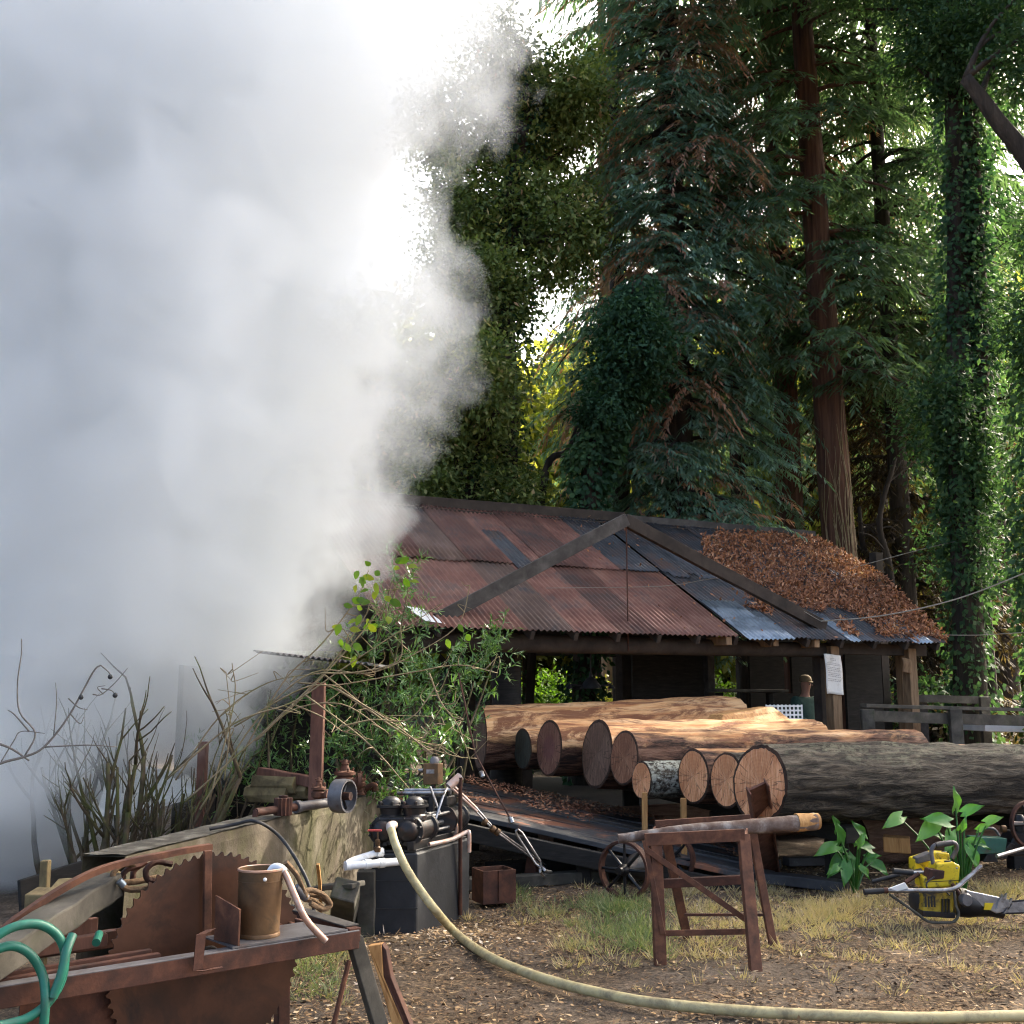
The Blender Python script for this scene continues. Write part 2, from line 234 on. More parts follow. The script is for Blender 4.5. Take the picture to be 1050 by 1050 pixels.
class MB:
    def __init__(s, m=None): s.v = []; s.f = []; s.M = m
    def _add(s, vs, fs):
        k = len(s.v)
        s.v += [(s.M @ Vector(p)) if s.M else Vector(p) for p in vs]
        s.f += [tuple(i + k for i in f) for f in fs]; return s
    def box(s, c, d, rot=None):
        x, y, z = (q / 2 for q in d); vs = [Vector((a * x, b * y, e * z)) for a in (-1, 1) for b in (-1, 1) for e in (-1, 1)]
        if rot is not None: vs = [rot @ p for p in vs]
        return s._add([p + Vector(c) for p in vs], [(0, 1, 3, 2), (4, 6, 7, 5), (0, 4, 5, 1), (2, 3, 7, 6), (0, 2, 6, 4), (1, 5, 7, 3)])
    def bar(s, a, b, w, h, up=(0, 0, 1), n=1, jit=0.0):
        """A timber from a to b, w wide, h deep, cut into n lengths and slightly crooked."""
        a, b = Vector(a), Vector(b); d = (b - a).normalized(); sd = d.cross(Vector(up))
        if sd.length < 1e-4: sd = d.cross(Vector((1, 0, 0)))
        sd.normalize(); u = sd.cross(d); vs = []; fs = []
        for i in range(n + 1):
            p = a.lerp(b, i / n)
            if jit and 0 < i < n: p = p + sd * random.uniform(-jit, jit) + u * random.uniform(-jit, jit)
            for (e, g) in ((-1, -1), (1, -1), (1, 1), (-1, 1)): vs.append(p + sd * (e * w / 2) + u * (g * h / 2))
        for i in range(n):
            for k in range(4): fs.append((i * 4 + k, i * 4 + (k + 1) % 4, i * 4 + 4 + (k + 1) % 4, i * 4 + 4 + k))
        fs.append((3, 2, 1, 0)); fs.append(tuple(n * 4 + k for k in range(4)))
        return s._add(vs, fs)
    def tube(s, pts, r, n=8, caps=True, jit=0.0):
        pts = [Vector(p) for p in pts]; k = len(pts)
        rs = [r] * k if isinstance(r, (int, float)) else ([r[0] + (r[1] - r[0]) * i / (k - 1) for i in range(k)] if len(r) == 2 and k != 2 else list(r))
        t0 = (pts[1] - pts[0]).normalized(); ref = Vector((0, 0, 1)) if abs(t0.z) < 0.9 else Vector((1, 0, 0))
        u = t0.cross(ref).normalized(); vs = []; fs = []
        for i, p in enumerate(pts):
            t = (pts[min(i + 1, k - 1)] - pts[max(i - 1, 0)]).normalized()
            u = (u - t * u.dot(t)).normalized(); v = t.cross(u)
            for q in range(n):
                a = 2 * math.pi * q / n; rr = rs[i] * (1 + (random.uniform(-jit, jit) if jit else 0))
                vs.append(p + u * (math.cos(a) * rr) + v * (math.sin(a) * rr))
        for i in range(k - 1):
            for q in range(n): fs.append((i * n + q, i * n + (q + 1) % n, (i + 1) * n + (q + 1) % n, (i + 1) * n + q))
        if caps: fs.append(tuple(range(n))[::-1]); fs.append(tuple((k - 1) * n + q for q in range(n)))
        return s._add(vs, fs)
    def lathe(s, prof, o=(0, 0, 0), axis=(0, 0, 1), n=24, closed=False):
        """prof: (radius, height) pairs spun round axis through o."""
        ax = Vector(axis).normalized(); u = ax.cross(Vector((0, 0, 1)) if abs(ax.z) < 0.9 else Vector((1, 0, 0))).normalized(); v = ax.cross(u); o = Vector(o)
        vs = [o + ax * h + (u * math.cos(2 * math.pi * q / n) + v * math.sin(2 * math.pi * q / n)) * r for (r, h) in prof for q in range(n)]
        k = len(prof); fs = []
        for i in range(k if closed else k - 1):
            j = (i + 1) % k
            for q in range(n): fs.append((i * n + q, i * n + (q + 1) % n, j * n + (q + 1) % n, j * n + q))
        if not closed:
            if prof[0][0] > 1e-6: fs.append(tuple(range(n))[::-1])
            if prof[-1][0] > 1e-6: fs.append(tuple((k - 1) * n + q for q in range(n)))
        return s._add(vs, fs)
    def prism(s, poly, d, th):
        """Extrude a 3D polygon by vector d*th."""
        d = Vector(d).normalized() * th; n = len(poly); vs = [Vector(p) for p in poly] + [Vector(p) + d for p in poly]
        fs = [tuple(range(n))[::-1], tuple(range(n, 2 * n))] + [(i, (i + 1) % n, n + (i + 1) % n, n + i) for i in range(n)]
        return s._add(vs, fs)
    def build(s, name, material, parent=None, smooth=False, bevel=0.0, local=False, auto=True):
        me = bpy.data.meshes.new(name); me.from_pydata([tuple(p) for p in s.v], [], s.f); me.update()
        import bmesh
        bm = bmesh.new(); bm.from_mesh(me); bmesh.ops.recalc_face_normals(bm, faces=bm.faces); bm.to_mesh(me); bm.free()
        if smooth:
            me.shade_smooth()
            if auto:
                try: me.set_sharp_from_angle(angle=R(45))
                except Exception: pass
        o = add_mesh(name, me, material, parent, local)
        if bevel:
            b = o.modifiers.new("edge", 'BEVEL'); b.width = bevel; b.segments = 2; b.limit_method = 'ANGLE'; b.angle_limit = R(40)
        return o
def bez(pts, n=24):
    """Catmull-Rom through points."""
    P = [Vector(p) for p in pts]; P = [P[0] * 2 - P[1]] + P + [P[-1] * 2 - P[-2]]; out = []
    segs = len(P) - 3
    for i in range(segs):
        for k in range(n if i < segs - 1 else n + 1):
            t = k / n; a, b, c, d = P[i:i + 4]
            out.append(0.5 * ((2 * b) + (c - a) * t + (2 * a - 5 * b + 4 * c - d) * t * t + (3 * b - a - 3 * c + d) * t ** 3))
    return out

def oval_leaves(name, P, D, N, L, W, tint, material, parent=None):
    """A few pointed oval leaves big enough to show their outline."""
    V = []; F = []; T_ = []
    for p, d, nn, l, w_, t in zip(P, D, N, L, W, tint):
        d = Vector(d).normalized(); s = d.cross(Vector(nn)).normalized(); u = s.cross(d); k = len(V); p = Vector(p)
        for f, e in ((0, 0), (.15, .6), (.4, 1), (.65, .85), (.85, .45), (1, 0), (.85, -.45), (.65, -.85), (.4, -1), (.15, -.6)): V.append(tuple(p + d * (l * f) + s * (w_ / 2 * e) + u * (abs(e) * w_ * .15 - l * .18 * f * f)))
        F += [(k, k + 1, k + 9), (k + 1, k + 2, k + 8, k + 9), (k + 2, k + 3, k + 7, k + 8), (k + 3, k + 4, k + 6, k + 7), (k + 4, k + 5, k + 6)]; T_ += [t] * 5
    me = bpy.data.meshes.new(name); me.from_pydata(V, [], F); a = me.attributes.new("tint", 'FLOAT', 'FACE'); a.data.foreach_set("value", np.array(T_, dtype=np.float32)); me.update(); me.shade_smooth(); return add_mesh(name, me, material, parent)
def leaves(name, P, D, N, L, W, tint, material, parent=None, local=False, base=0.0, shape=0.45):
    """Leaf-shaped faces at points P along D with normals near N (numpy arrays)."""
    n = len(P); D = D / np.linalg.norm(D, axis=1, keepdims=True); S = np.cross(D, N); S /= np.linalg.norm(S, axis=1, keepdims=True) + 1e-9
    L = np.broadcast_to(L, n)[:, None]; W = np.broadcast_to(W, n)[:, None]
    V = np.empty((n, 4, 3)); V[:, 0] = P - D * L * base; V[:, 1] = P + D * L * shape + S * W / 2; V[:, 2] = P + D * L; V[:, 3] = P + D * L * shape - S * W / 2
    me = bpy.data.meshes.new(name); me.vertices.add(n * 4); me.vertices.foreach_set("co", V.reshape(-1).astype(np.float32))
    me.loops.add(n * 4); me.loops.foreach_set("vertex_index", np.arange(n * 4, dtype=np.int32))
    me.polygons.add(n); me.polygons.foreach_set("loop_start", np.arange(0, n * 4, 4, dtype=np.int32)); me.polygons.foreach_set("loop_total", np.full(n, 4, dtype=np.int32))
    a = me.attributes.new("tint", 'FLOAT', 'FACE'); a.data.foreach_set("value", np.clip(tint, 0, 1).astype(np.float32))
    me.update(calc_edges=True); me.validate()
    return add_mesh(name, me, material, parent, local)
def unit(n):
    v = rng.normal(size=(n, 3)); return v / np.linalg.norm(v, axis=1, keepdims=True)

# ================================================================== THE SETTING
def graded(lo, hi, step, far):
    """Fine even spacing between lo and hi, growing steps out to -far and far."""
    mid = list(np.arange(lo, hi, step)); a = []; x = mid[-1]; d = step
    while x < far: d *= 1.22; x += d; a.append(x)
    b = []; x = mid[0]; d = step
    while x > -far: d *= 1.22; x -= d; b.append(x)
    return b[::-1] + mid + a
def undul(x, y):
    n = 0.05 * mnoise.noise(Vector((x * 0.5, y * 0.5, 0))) + 0.022 * mnoise.noise(Vector((x * 1.9, y * 1.9, 3))) + 0.010 * mnoise.noise(Vector((x * 6, y * 6, 7)))
    return n * ease(40, 14, math.hypot(x, y)) - 0.03
gx, gy = graded(-6.5, 7, 0.09, 500), graded(4, 13, 0.09, 500)
gv = [(x, y, gh(x, y) + undul(x, y)) for y in gy for x in gx]; nx = len(gx)
gf = [(j * nx + i, j * nx + i + 1, (j + 1) * nx + i + 1, (j + 1) * nx + i) for j in range(len(gy) - 1) for i in range(nx - 1)]
me = bpy.data.meshes.new("ground"); me.from_pydata(gv, [], gf); me.update(); me.shade_smooth()
tag(add_mesh("ground", me, M['dirt']), "brown yard earth with straw and wood chips", "ground", kind="structure")
def gz(x, y): return gh(x, y) + undul(x, y)

# ------------------------------------------------------------------ the sawmill shed: local frame (t along the eave, w back, z up)
EH = 2.5; RW, RZ = 3.65, 4.6
_a = gnd(430, 640, EH); _b = gnd(960, 657, EH)
SX = (_b - _a).normalized(); SO = Vector((_a.x, _a.y, 0)); SM = frame(SO, SX); SY = Vector((SM[0][1], SM[1][1], 0))
def sh(px, py, wv):
    """Where the ray through a photo pixel meets the upright plane w = wv of the shed, in shed coordinates."""
    d = ray(px, py); o = Vector((0, 0, 1.6)); k = (wv - (o - SO).dot(SY)) / d.dot(SY); p = o + d * k
    return Vector(((p - SO).dot(SX), wv, p.z))
def proj(p):
    q = Vector(p) - Vector((0, 0, 1.6)); f = q.y * _c + q.z * _s; u = -q.y * _s + q.z * _c
    return 525 + FPX * q.x / f, 525 - FPX * u / f
def roofpt(t, s): return Vector((t, RW * s - 0.12 * (1 - s), EH + (RZ - EH) * s))
shed = thing("sawmill_shed", "open timber sawmill shed with rusty corrugated iron roof and roof truss", "shed", mw=SM)
rn = Vector((0, -(RZ - EH), RW)).normalized()
def sheet(t0, t1, s0, s1, lift, m, shear=0.0):
    wv = t1 - t0; nxs = int(wv / 0.0105); V = []; F = []; rows = 5
    tw = random.uniform(-0.012, 0.012); bow = random.uniform(-0.006, 0.010)
    for j in range(rows):
        s = s0 + (s1 - s0) * j / (rows - 1)
        for i in range(nxs + 1):
            t = t0 + wv * i / nxs; c = 0.0125 * math.sin(2 * math.pi * t / 0.076)
            e = 0.0
            if j == 0: e = 0.006 * mnoise.noise(Vector((t * 2.3, s0 * 9, 1)))
            V.append(roofpt(t + shear * s, s + e) + rn * (c + lift + tw * (i / nxs - 0.5) + bow * math.sin(math.pi * j / (rows - 1)) + 0.012 * mnoise.noise(Vector((t * 0.8, s * 2, 5)))))
    for j in range(rows - 1):
        for i in range(nxs): F.append((j * (nxs + 1) + i, j * (nxs + 1) + i + 1, (j + 1) * (nxs + 1) + i + 1, (j + 1) * (nxs + 1) + i))
    me = bpy.data.meshes.new("roof_sheet"); me.from_pydata([tuple(p) for p in V], [], F); me.update(); me.shade_smooth()
    o = add_mesh("roof_sheet", me, m, shed, local=True); sol = o.modifiers.new("thick", 'SOLIDIFY'); sol.thickness = 0.0025; return o
T0 = sh(390, 640, -0.1).x
t = T0; k = 0
tg = sh(752, 657, 0).x; tg2 = sh(792, 657, 0).x; tend = sh(958, 655, 0).x
edges = [t]
while edges[-1] < tend - 0.3: edges.append(edges[-1] + random.uniform(0.58, 0.68))
edges[-1] = tend
for i in range(len(edges) - 1):
    a, b = edges[i], edges[i + 1] + 0.045; midt = (a + b) / 2
    if midt < tg - 0.1: m1 = random.choice(['sheet_red', 'sheet_red', 'sheet_brown'])
    else: m1 = 'slate'
    if k == 0 and midt > tg - .05:
        k = 1; a, b = tg, tg + .62; m1 = 'slate'
    if k == 1:
        k = 2; sheet(a, b, -0.045, 0.24, 0.026, M['galv'])
    elif midt > tg2 and i % 2: sheet(a + .12, b - .32, -0.035, 0.17, 0.018, M['galv'])
    if midt < tg - 1.7: m2 = random.choice(['sheet_red', 'sheet_red', 'sheet_brown'])
    elif midt < tg - 0.8: m2 = random.choice(['sheet_brown', 'slate', 'sheet_red'])
    else: m2 = 'slate'
    sheet(a, b, -0.02 , 0.50, 0.004 * (i % 2), M[m1])
    sheet(a, b, 0.475, 1.0, 0.016 + 0.012 * (i % 2), M[m2])
    if i in (4, 8, 9): sheet(a + 0.1, a + 0.42, 0.44, 0.78, 0.022, M['slate'])
for i in range(2): sheet(tend - 0.02 + i * 0.5, tend + 0.5 + i * 0.55, 0.42 + 0.3 * i, 1.0, 0.012, M['slate'])
TE = tend + 1.0
def sb(a, b, w_, h_, m, name, bevel=0.006, n=1, jit=0.0, up=(0, 0, 1)): return MB().bar(a, b, w_, h_, up, n, jit).build(name, M[m], shed, bevel=bevel, local=True)
MB().prism([(T0, RW, RZ - 0.02), (TE, RW, RZ - 0.02), (TE - 0.2, RW + 3.6, EH), (T0, RW + 3.6, EH)], (0, 0, 1), 0.02).build("roof_slope", M['slate'], shed, local=True)
sb((T0, RW - 0.02, RZ + 0.075), (sh(640, 530, RW).x, RW - 0.02, RZ + 0.085), 0.03, 0.16, 'browntimber', "ridge_board", n=6, jit=0.006)
sb((sh(644, 530, RW).x, RW - 0.02, RZ + 0.07), (TE, RW - 0.02, RZ + 0.06), 0.03, 0.12, 'greytimber', "ridge_board", n=6, jit=0.006)
sb((T0, RW - 0.1, RZ - 0.14), (TE, RW - 0.1, RZ - 0.14), 0.1, 0.2, 'browntimber', "ridge_beam")
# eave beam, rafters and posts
MB().tube([(T0, 0.22, EH - 0.17), (1, 0.22, EH - 0.18), (sh(860, 660, 0.22).x, 0.22, EH - 0.17)], [0.11, 0.12, 0.10], 12).build("eave_log", M['browntimber'], shed, smooth=True, local=True)
sb((sh(850, 662, .2).x, 0.22, EH - 0.14), (tend, 0.22, EH - 0.14), 0.12, 0.16, 'browntimber', "eave_beam")
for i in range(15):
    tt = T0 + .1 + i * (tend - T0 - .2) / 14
    sb(roofpt(tt, -0.01) + Vector((0, 0, -0.085)), roofpt(tt, 0.98) + Vector((0, 0, -0.085)), 0.06, 0.11, 'browntimber', "rafter")
sb(roofpt(T0, .5) + Vector((0, 0, -.2)), roofpt(tend, .5) + Vector((0, 0, -.2)), 0.09, 0.12, 'browntimber', "purlin")
for px in (745, 793, 835):
    p = sh(px, 661, -0.1); sb((p.x, -0.16, EH - 0.10), (p.x, 0.3, EH - 0.09), 0.09, 0.11, 'post', "rafter_tail")
# front posts
pt = sh(519, 690, 1.0); MB().tube([(pt.x, 1.0, 0), (pt.x + .02, 1.02, 1.2), (pt.x, 1.0, EH + 0.42)], [0.24, 0.20, 0.19], 12, jit=0.04).build("log_post", M['darkwood'], shed, smooth=True, local=True)
def post(px, wv, w_, m, top=EH - 0.12, zb=0): 
    p = sh(px, 690, wv); sb((p.x, wv, zb), (p.x, wv, top), w_, w_, m, "post"); return p.x
post(853.5, 0.12, 0.155, 'post'); post(842, 0.42, 0.17, 'browntimber'); tr = post(933, 0.15, 0.15, 'post'); post(925, 0.5, 0.13, 'post')
for px in (640, 480, 905): post(px, RW, 0.18, 'browntimber', RZ - 0.2)
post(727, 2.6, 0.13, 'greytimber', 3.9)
tb = T0 + .2
while tb < TE - 0.6:
    sb((tb, RW + 3.4, 0), (tb, RW + 3.4, EH), 0.15, 0.15, 'browntimber', "post"); tb += 2.6
# interior partitions and a work counter
def panel(px0, px1, wv, z0, z1, m='darkwood', th=0.05):
    a, b = sh(px0, 690, wv).x, sh(px1, 690, wv).x
    return sb((a, wv, (z0 + z1) / 2), (b, wv, (z0 + z1) / 2), th, z1 - z0, m, "wall_panel", bevel=0)
panel(648, 722, 2.8, 0.2, 3.6); panel(635, 672, 2.2, 2.3, 3.0)
panel(768, 803, 3.2, 0.2, 3.7); panel(811, 842, 3.2, 0.2, 3.7); panel(803, 811, 3.2, 2.6, 3.7); panel(803, 811, 3.2, 0.2, 1.75)
panel(866, 903, 1.6, 0.2, 2.8)
panel(470, 545, 4.6, 0.2, 1.35, 'browntimber')
a, b = sh(728, 708, 2.3), sh(790, 708, 2.3)
sb((a.x, 2.1, a.z), (b.x, 2.1, a.z - 0.01), 0.5, 0.045, 'oldwood', "counter")
sb((a.x + .1, 2.2, .2), (a.x + .1, 2.2, a.z - .03), .09, .09, 'darkwood', "counter_leg"); sb((b.x - .1, 2.2, .2), (b.x - .1, 2.2, a.z - .03), .09, .09, 'darkwood', "counter_leg")
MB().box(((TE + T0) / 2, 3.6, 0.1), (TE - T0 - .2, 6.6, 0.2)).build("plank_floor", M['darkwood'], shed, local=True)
# the exposed truss that carries the eave beam: two timbers and a hanging rod
wt = 0.10
pk = sh(642, 533, wt); fl, fr = sh(447, 636, wt), sh(846, 643, wt)
sb((fl.x, wt, fl.z), (pk.x, wt, pk.z), 0.09, 0.165, 'greytimber', "truss_timber", n=5, jit=0.008)
sb((pk.x - 0.02, wt + 0.012, pk.z), (fr.x, wt + 0.012, fr.z), 0.09, 0.165, 'browntimber', "truss_timber", n=5, jit=0.008)
MB().tube([(pk.x, wt, pk.z), (pk.x, wt, EH - 0.25)], 0.010, 8).build("truss_rod", M['rust'], shed, local=True)
p = sh(440, 634, -0.05)
MB().prism([(p.x - .06, -0.1, EH + .03), (p.x + .17, -0.13, EH + .005), (p.x + .02, .22, EH + .20), (p.x - .2, .26, EH + .23)], rn, 0.004).build("flashing", M['pvc'], shed, local=True)

# fallen leaves lying on the roof
def inside(x, y, poly):
    r = False; n = len(poly)
    for i in range(n):
        (x1, y1), (x2, y2) = poly[i], poly[(i + 1) % n]
        if (y1 > y) != (y2 > y) and x < (x2 - x1) * (y - y1) / (y2 - y1) + x1: r = not r
    return r
LP = [(728, 545), (846, 551), (905, 592), (972, 657), (940, 655), (902, 655), (893, 642), (872, 628), (848, 622), (826, 628), (800, 612), (770, 610), (742, 585), (708, 573)]
LP2 = [(765, 600), (800, 612), (790, 632), (762, 622)]
LP3 = [(860, 636), (890, 652), (872, 654), (855, 646)]
Ps = []
while len(Ps) < 17000:
    tt = random.uniform(3.5, TE + .05); s = random.uniform(-0.02, 1.0)
    q = roofpt(tt, s); u, v = proj(SM @ q)
    nn = mnoise.noise(Vector((tt * 3.1, s * 9, 0)))
    ok = inside(u + nn * 9, v + nn * 7, LP) or (inside(u, v, LP2) and nn > -0.05) or (inside(u, v, LP3) and nn > 0) or random.random() < 0.006
    if ok and mnoise.noise(Vector((tt * 1.3, s * 4, 8))) > -0.42: Ps.append(SM @ (q + rn * random.uniform(0.012, 0.065)))
Ps = np.array(Ps); n = len(Ps); wr = np.array(SM.to_3x3() @ rn)
lf = leaves("roof_leaves", Ps, unit(n) + wr * 0.1 - np.array([0, 0, 0.2]), wr + unit(n) * 0.75, rng.uniform(0.05, 0.10, n), rng.uniform(0.022, 0.045, n), rng.beta(2, 2, n), M['roofleaf'])
tag(lf, "thick drift of brown fallen leaves on the shed roof", "leaves", kind="stuff")

# ================================================================== TREES
def trunk(path, r, m, parent, n=20, jit=0.05, name="trunk"):
    P = bez(path, 6) if len(path) > 2 else [Vector(path[0]).lerp(Vector(path[1]), i / 14) for i in range(15)]
    k = len(P); rr = [r[0] + (r[1] - r[0]) * (i / (k - 1)) ** 0.8 for i in range(k)]
    rr[0] *= 1.25
    return MB().tube(P, rr, n, jit=jit).build(name, m, parent, smooth=True, auto=False)
def ivy(path, rad, n, m, parent, size=0.13, clump=0.28, name="ivy"):
    P = np.array([tuple(p) for p in bez(path, 12)]); i = rng.integers(0, len(P) - 1, n); f = rng.random(n)[:, None]
    C = P[i] * (1 - f) + P[i + 1] * f
    a = rng.random(n) * 6.283; d = np.stack([np.cos(a), np.sin(a), np.zeros(n)], 1)
    lump = np.array([mnoise.noise(Vector((c[2] * 0.9 + 3, q * 1.2, c[0]))) for c, q in zip(C, a)])
    rr = rad * (1 + 0.75 * lump) * (0.75 + 0.45 * rng.random(n)) + 0.03
    X = C + d * rr[:, None] + unit(n) * clump * 0.3
    D = d * 0.5 + np.array([0, 0, -0.7]) + unit(n) * 0.6
    leaves(name, X, D, d + unit(n) * 0.7, rng.uniform(0.7, 1.3, n) * size, rng.uniform(0.55, 0.9, n) * size, 0.45 + 0.5 * lump + rng.normal(0, 0.17, n), m, parent)
def crown_cloud(blobs, n, m, parent, size, per=38, cr=0.5, name="crown", tintf=None, droop=0.35):
    """Leaf clumps spread through ellipsoids (centre, radii); each clump has its own tint."""
    vol = np.array([b[1][0] * b[1][1] + b[1][0] * b[1][2] for b in blobs]); vol /= vol.sum()
    kc = max(1, n // per); bi = rng.choice(len(blobs), kc, p=vol)
    C = np.array([tuple(b[0]) for b in blobs])[bi]; Rr = np.array([b[1] for b in blobs])[bi]
    d = unit(kc); CC = C + d * Rr * (rng.random(kc) ** 0.38)[:, None]
    ct = rng.beta(1.8, 2.0, kc) * 0.8
    i = np.repeat(np.arange(kc), per); N = len(i)
    sc = rng.uniform(0.5, 1.3, kc)[i][:, None]
    X = CC[i] + rng.normal(size=(N, 3)) * np.array([1, 1, 0.6]) * cr * 0.5 * sc
    out = (X - C[i]); out /= np.linalg.norm(out, axis=1, keepdims=True) + 1e-6
    D = out * 0.6 + unit(N) * 0.8 + np.array([0, 0, -droop]); Nn = np.array([0, 0, 1.0]) + out * 0.4 + unit(N) * 0.6
    ti = ct[i] + rng.normal(0, 0.13, N)
    leaves(name, X, D, Nn, size * rng.uniform(0.6, 1.3, N), size * rng.uniform(0.35, 0.65, N), ti, m, parent)
    return CC
def limbs(CC, path, k, m, parent, r=0.05):
    P = bez(path, 8); sel = rng.choice(len(CC), min(k, len(CC)), replace=False)
    for j in sel:
        c = Vector(CC[j]); b = min(P, key=lambda q: (q - c).length + max(0, q.z - c.z + .6) * 3)
        mid = b.lerp(c, 0.5) + Vector((random.uniform(-.3, .3), random.uniform(-.3, .3), random.uniform(-.1, .5)))
        MB().tube(bez([b, mid, c], 5), [r, r * 0.25], 6).build("branch", m, parent, smooth=True, auto=False)
def broadleaf(label, path, r, blobs, n, m, bark, size=0.15, per=38, cr=0.55, cat="tree", group=None, nl=14, name="broadleaf_tree", ivyn=0):
    T = thing(name, label, cat, path[0], group)
    trunk(path, r, bark, T); CC = crown_cloud(blobs, n, m, T, size, per, cr); limbs(CC, path, nl, bark, T, r[1] * 0.8 + 0.02)
    if ivyn: ivy(path, r[0] * 1.5, ivyn, M['leaf_dark'], T)
    return T
def redwood(label, base, h, r, z0, nb, spread, m, bark, zvis=19, dead=0.15, az=None, ivyn=0, cat="redwood tree", group=None, name="redwood_tree", lean=(0, 0), shoots=13, fine=1.0, face=0.4):
    """Tall conifer: fluted trunk, drooping boughs of feathery sprays; boughs above zvis (out of sight) are coarser."""
    base = Vector(base); T = thing(name, label, cat, base, group); top = base + Vector((lean[0], lean[1], h))
    path = [base, base.lerp(top, 0.33) + Vector((random.uniform(-.1, .1), 0, 0)), base.lerp(top, 0.66), top]
    tm = MB().tube([base.lerp(top, i / 40) for i in range(41)], [max(0.03, r * (1 - 0.85 * (i / 40)) * (1.3 if i == 0 else 1.0)) for i in range(41)], 28, jit=0.06)
    nb = int(nb * 1.5); shoots = int(shoots * 1.3)
    P = []; D = []; Nn = []; L = []; W = []; Ti = []; bm = tm
    for b in range(nb):
        z = z0 + (h - z0 - 0.5) * (b + random.random()) / nb; hi = z > zvis
        if hi and random.random() < .2: continue
        o = base.lerp(top, z / h); a = random.random() * 6.283 if az is None or hi else random.uniform(*az)
        if not hi and random.random() < face: a = random.uniform(3.3, 6.1)
        ln = spread * (0.35 + 0.65 * (1 - z / h)) * random.uniform(0.65, 1.15) * (1.35 if hi else 1); u = Vector((math.cos(a), math.sin(a), 0)); sdv = Vector((-u.y, u.x, 0))  # out-of-sight boughs widened to shade the steam and yard
        dr = random.uniform(0.35, 0.75); up = random.uniform(0.0, 0.25)
        pt = lambda s: o + u * (ln * s) + Vector((0, 0, ln * (up * s - dr * s * s)))
        bm.tube([pt(s / 5) for s in range(6)], [0.03 + 0.012 * ln, 0.006], 5)
        deadb = random.random() < dead; bt = random.uniform(0.05, 0.55) if not deadb else random.uniform(0.74, 0.95)
        ns = int(shoots * ln / 3 * (0.5 if hi else 1)) + 3; sz = 2.2 if hi else 1.0 / fine
        for q in range(ns):
            s = 0.15 + 0.85 * (q + random.random()) / ns; so = pt(s); sg = random.choice((-1, 1))
            sl = (0.45 + 0.75 * (1 - abs(s - 0.5))) * random.uniform(0.6, 1.3); dn = random.uniform(0.3, 1.2) + (0.7 if deadb else 0)
            dd = u * random.uniform(0.2, 0.9) + sdv * (sg * random.uniform(0.3, 1.0)); dd.normalize()
            st = bt + random.uniform(-0.12, 0.12) + (0.45 if random.random() < dead * 0.6 else 0)
            nl = int((27 if not hi else 8) * fine)
            side = dd.cross(Vector((0, 0, 1))).normalized()
            for e in range(nl):
                f = (e + random.random()) / nl; c = so + dd * (sl * f) + Vector((0, 0, -dn * sl * f * f * 0.7))
                gdir = dd * 0.55 + side * (random.choice((-1, 1)) * random.uniform(0.3, 1.0)) + Vector((0, 0, -random.uniform(0.1, 0.9) - dn * f * 0.5))
                P.append(c); D.append(gdir); Nn.append((random.uniform(-.5, .5), random.uniform(-.5, .5), 1.0)); L.append(random.uniform(0.14, 0.32) * sz); W.append(random.uniform(0.030, 0.060) * sz); Ti.append(st + random.uniform(-0.1, 0.1))
    bm.build("trunk", bark, T, smooth=True, auto=False)
    leaves("crown", np.array(P), np.array(D), np.array(Nn), np.array(L), np.array(W), np.array(Ti), m, T)
    if ivyn: ivy(path, r * 1.25, ivyn, M['leaf_ivy'], T)
    return T
def B(px, Y): 
    p = at(px, 720, Y); return Vector((p.x, p.y, gh(p.x, p.y) - 0.1))
def blobs(Y, lst, dy=1.4, sp=0.8):
    """Foliage masses: (px, py, half width px, half height px[, depth offset]) at depth Y."""
    out = []
    for b in lst:
        y = Y + (b[4] if len(b) > 4 else random.uniform(-sp, sp)); k = y / FPX
        out.append((at(b[0], b[1], y), (b[2] * k, dy, b[3] * k)))
    return out

# ------------------------------------------------------------------ the grove behind the shed
Y = 21.0
broadleaf("large dark broadleaf tree fading into the steam at the left of the grove", [B(515, Y), at(520, 420, Y), at(516, 250, Y), at(535, 140, Y), at(540, 50, Y)], (0.27, 0.10),
    blobs(Y, [(545, 125, 62, 55), (478, 125, 38, 48), (520, 215, 75, 55), (500, 300, 52, 60), (575, 235, 50, 60), (470, 210, 34, 60), (590, 100, 36, 50), (510, 60, 34, 30), (440, 130, 28, 34), (500, 300, 50, 70), (460, 300, 30, 60)]) , 52000, M['leaf_bay'], M['darkbark'], 0.135, nl=22, ivyn=2500)
Y = 20.0
broadleaf("dense low broadleaf tree just above the left end of the roof ridge", [B(470, Y), at(478, 520, Y), at(485, 430, Y), at(490, 370, Y)], (0.16, 0.07),
    blobs(Y, [(480, 480, 50, 42), (450, 450, 30, 40), (500, 395, 36, 55), (465, 395, 30, 45), (520, 515, 40, 26), (440, 500, 24, 30)]), 27000, M['leaf_bay'], M['darkbark'], 0.125, nl=12, ivyn=1800)
Y = 19.5
T = thing("leaning_tree", "dark ivy wrapped leaning trunk between the yellow gaps above the truss peak", "tree", B(598, Y))
pth = [B(596, Y), at(604, 520, Y), at(622, 440, Y), at(640, 370, Y), at(655, 290, Y)]
trunk(pth, (0.22, 0.11), M['darkbark'], T); ivy(pth, 0.28, 7000, M['leaf_dark'], T)
cc = crown_cloud(blobs(Y, [(640, 385, 44, 36), (620, 420, 26, 22), (668, 350, 30, 34), (640, 335, 30, 26)], 1.0, .3), 9500, M['leaf_dark'], T, 0.12, 38, 0.42)
T = thing("thin_tree", "thin bare stem leaning right between two broadleaf trees", "tree", B(540, 20.5))
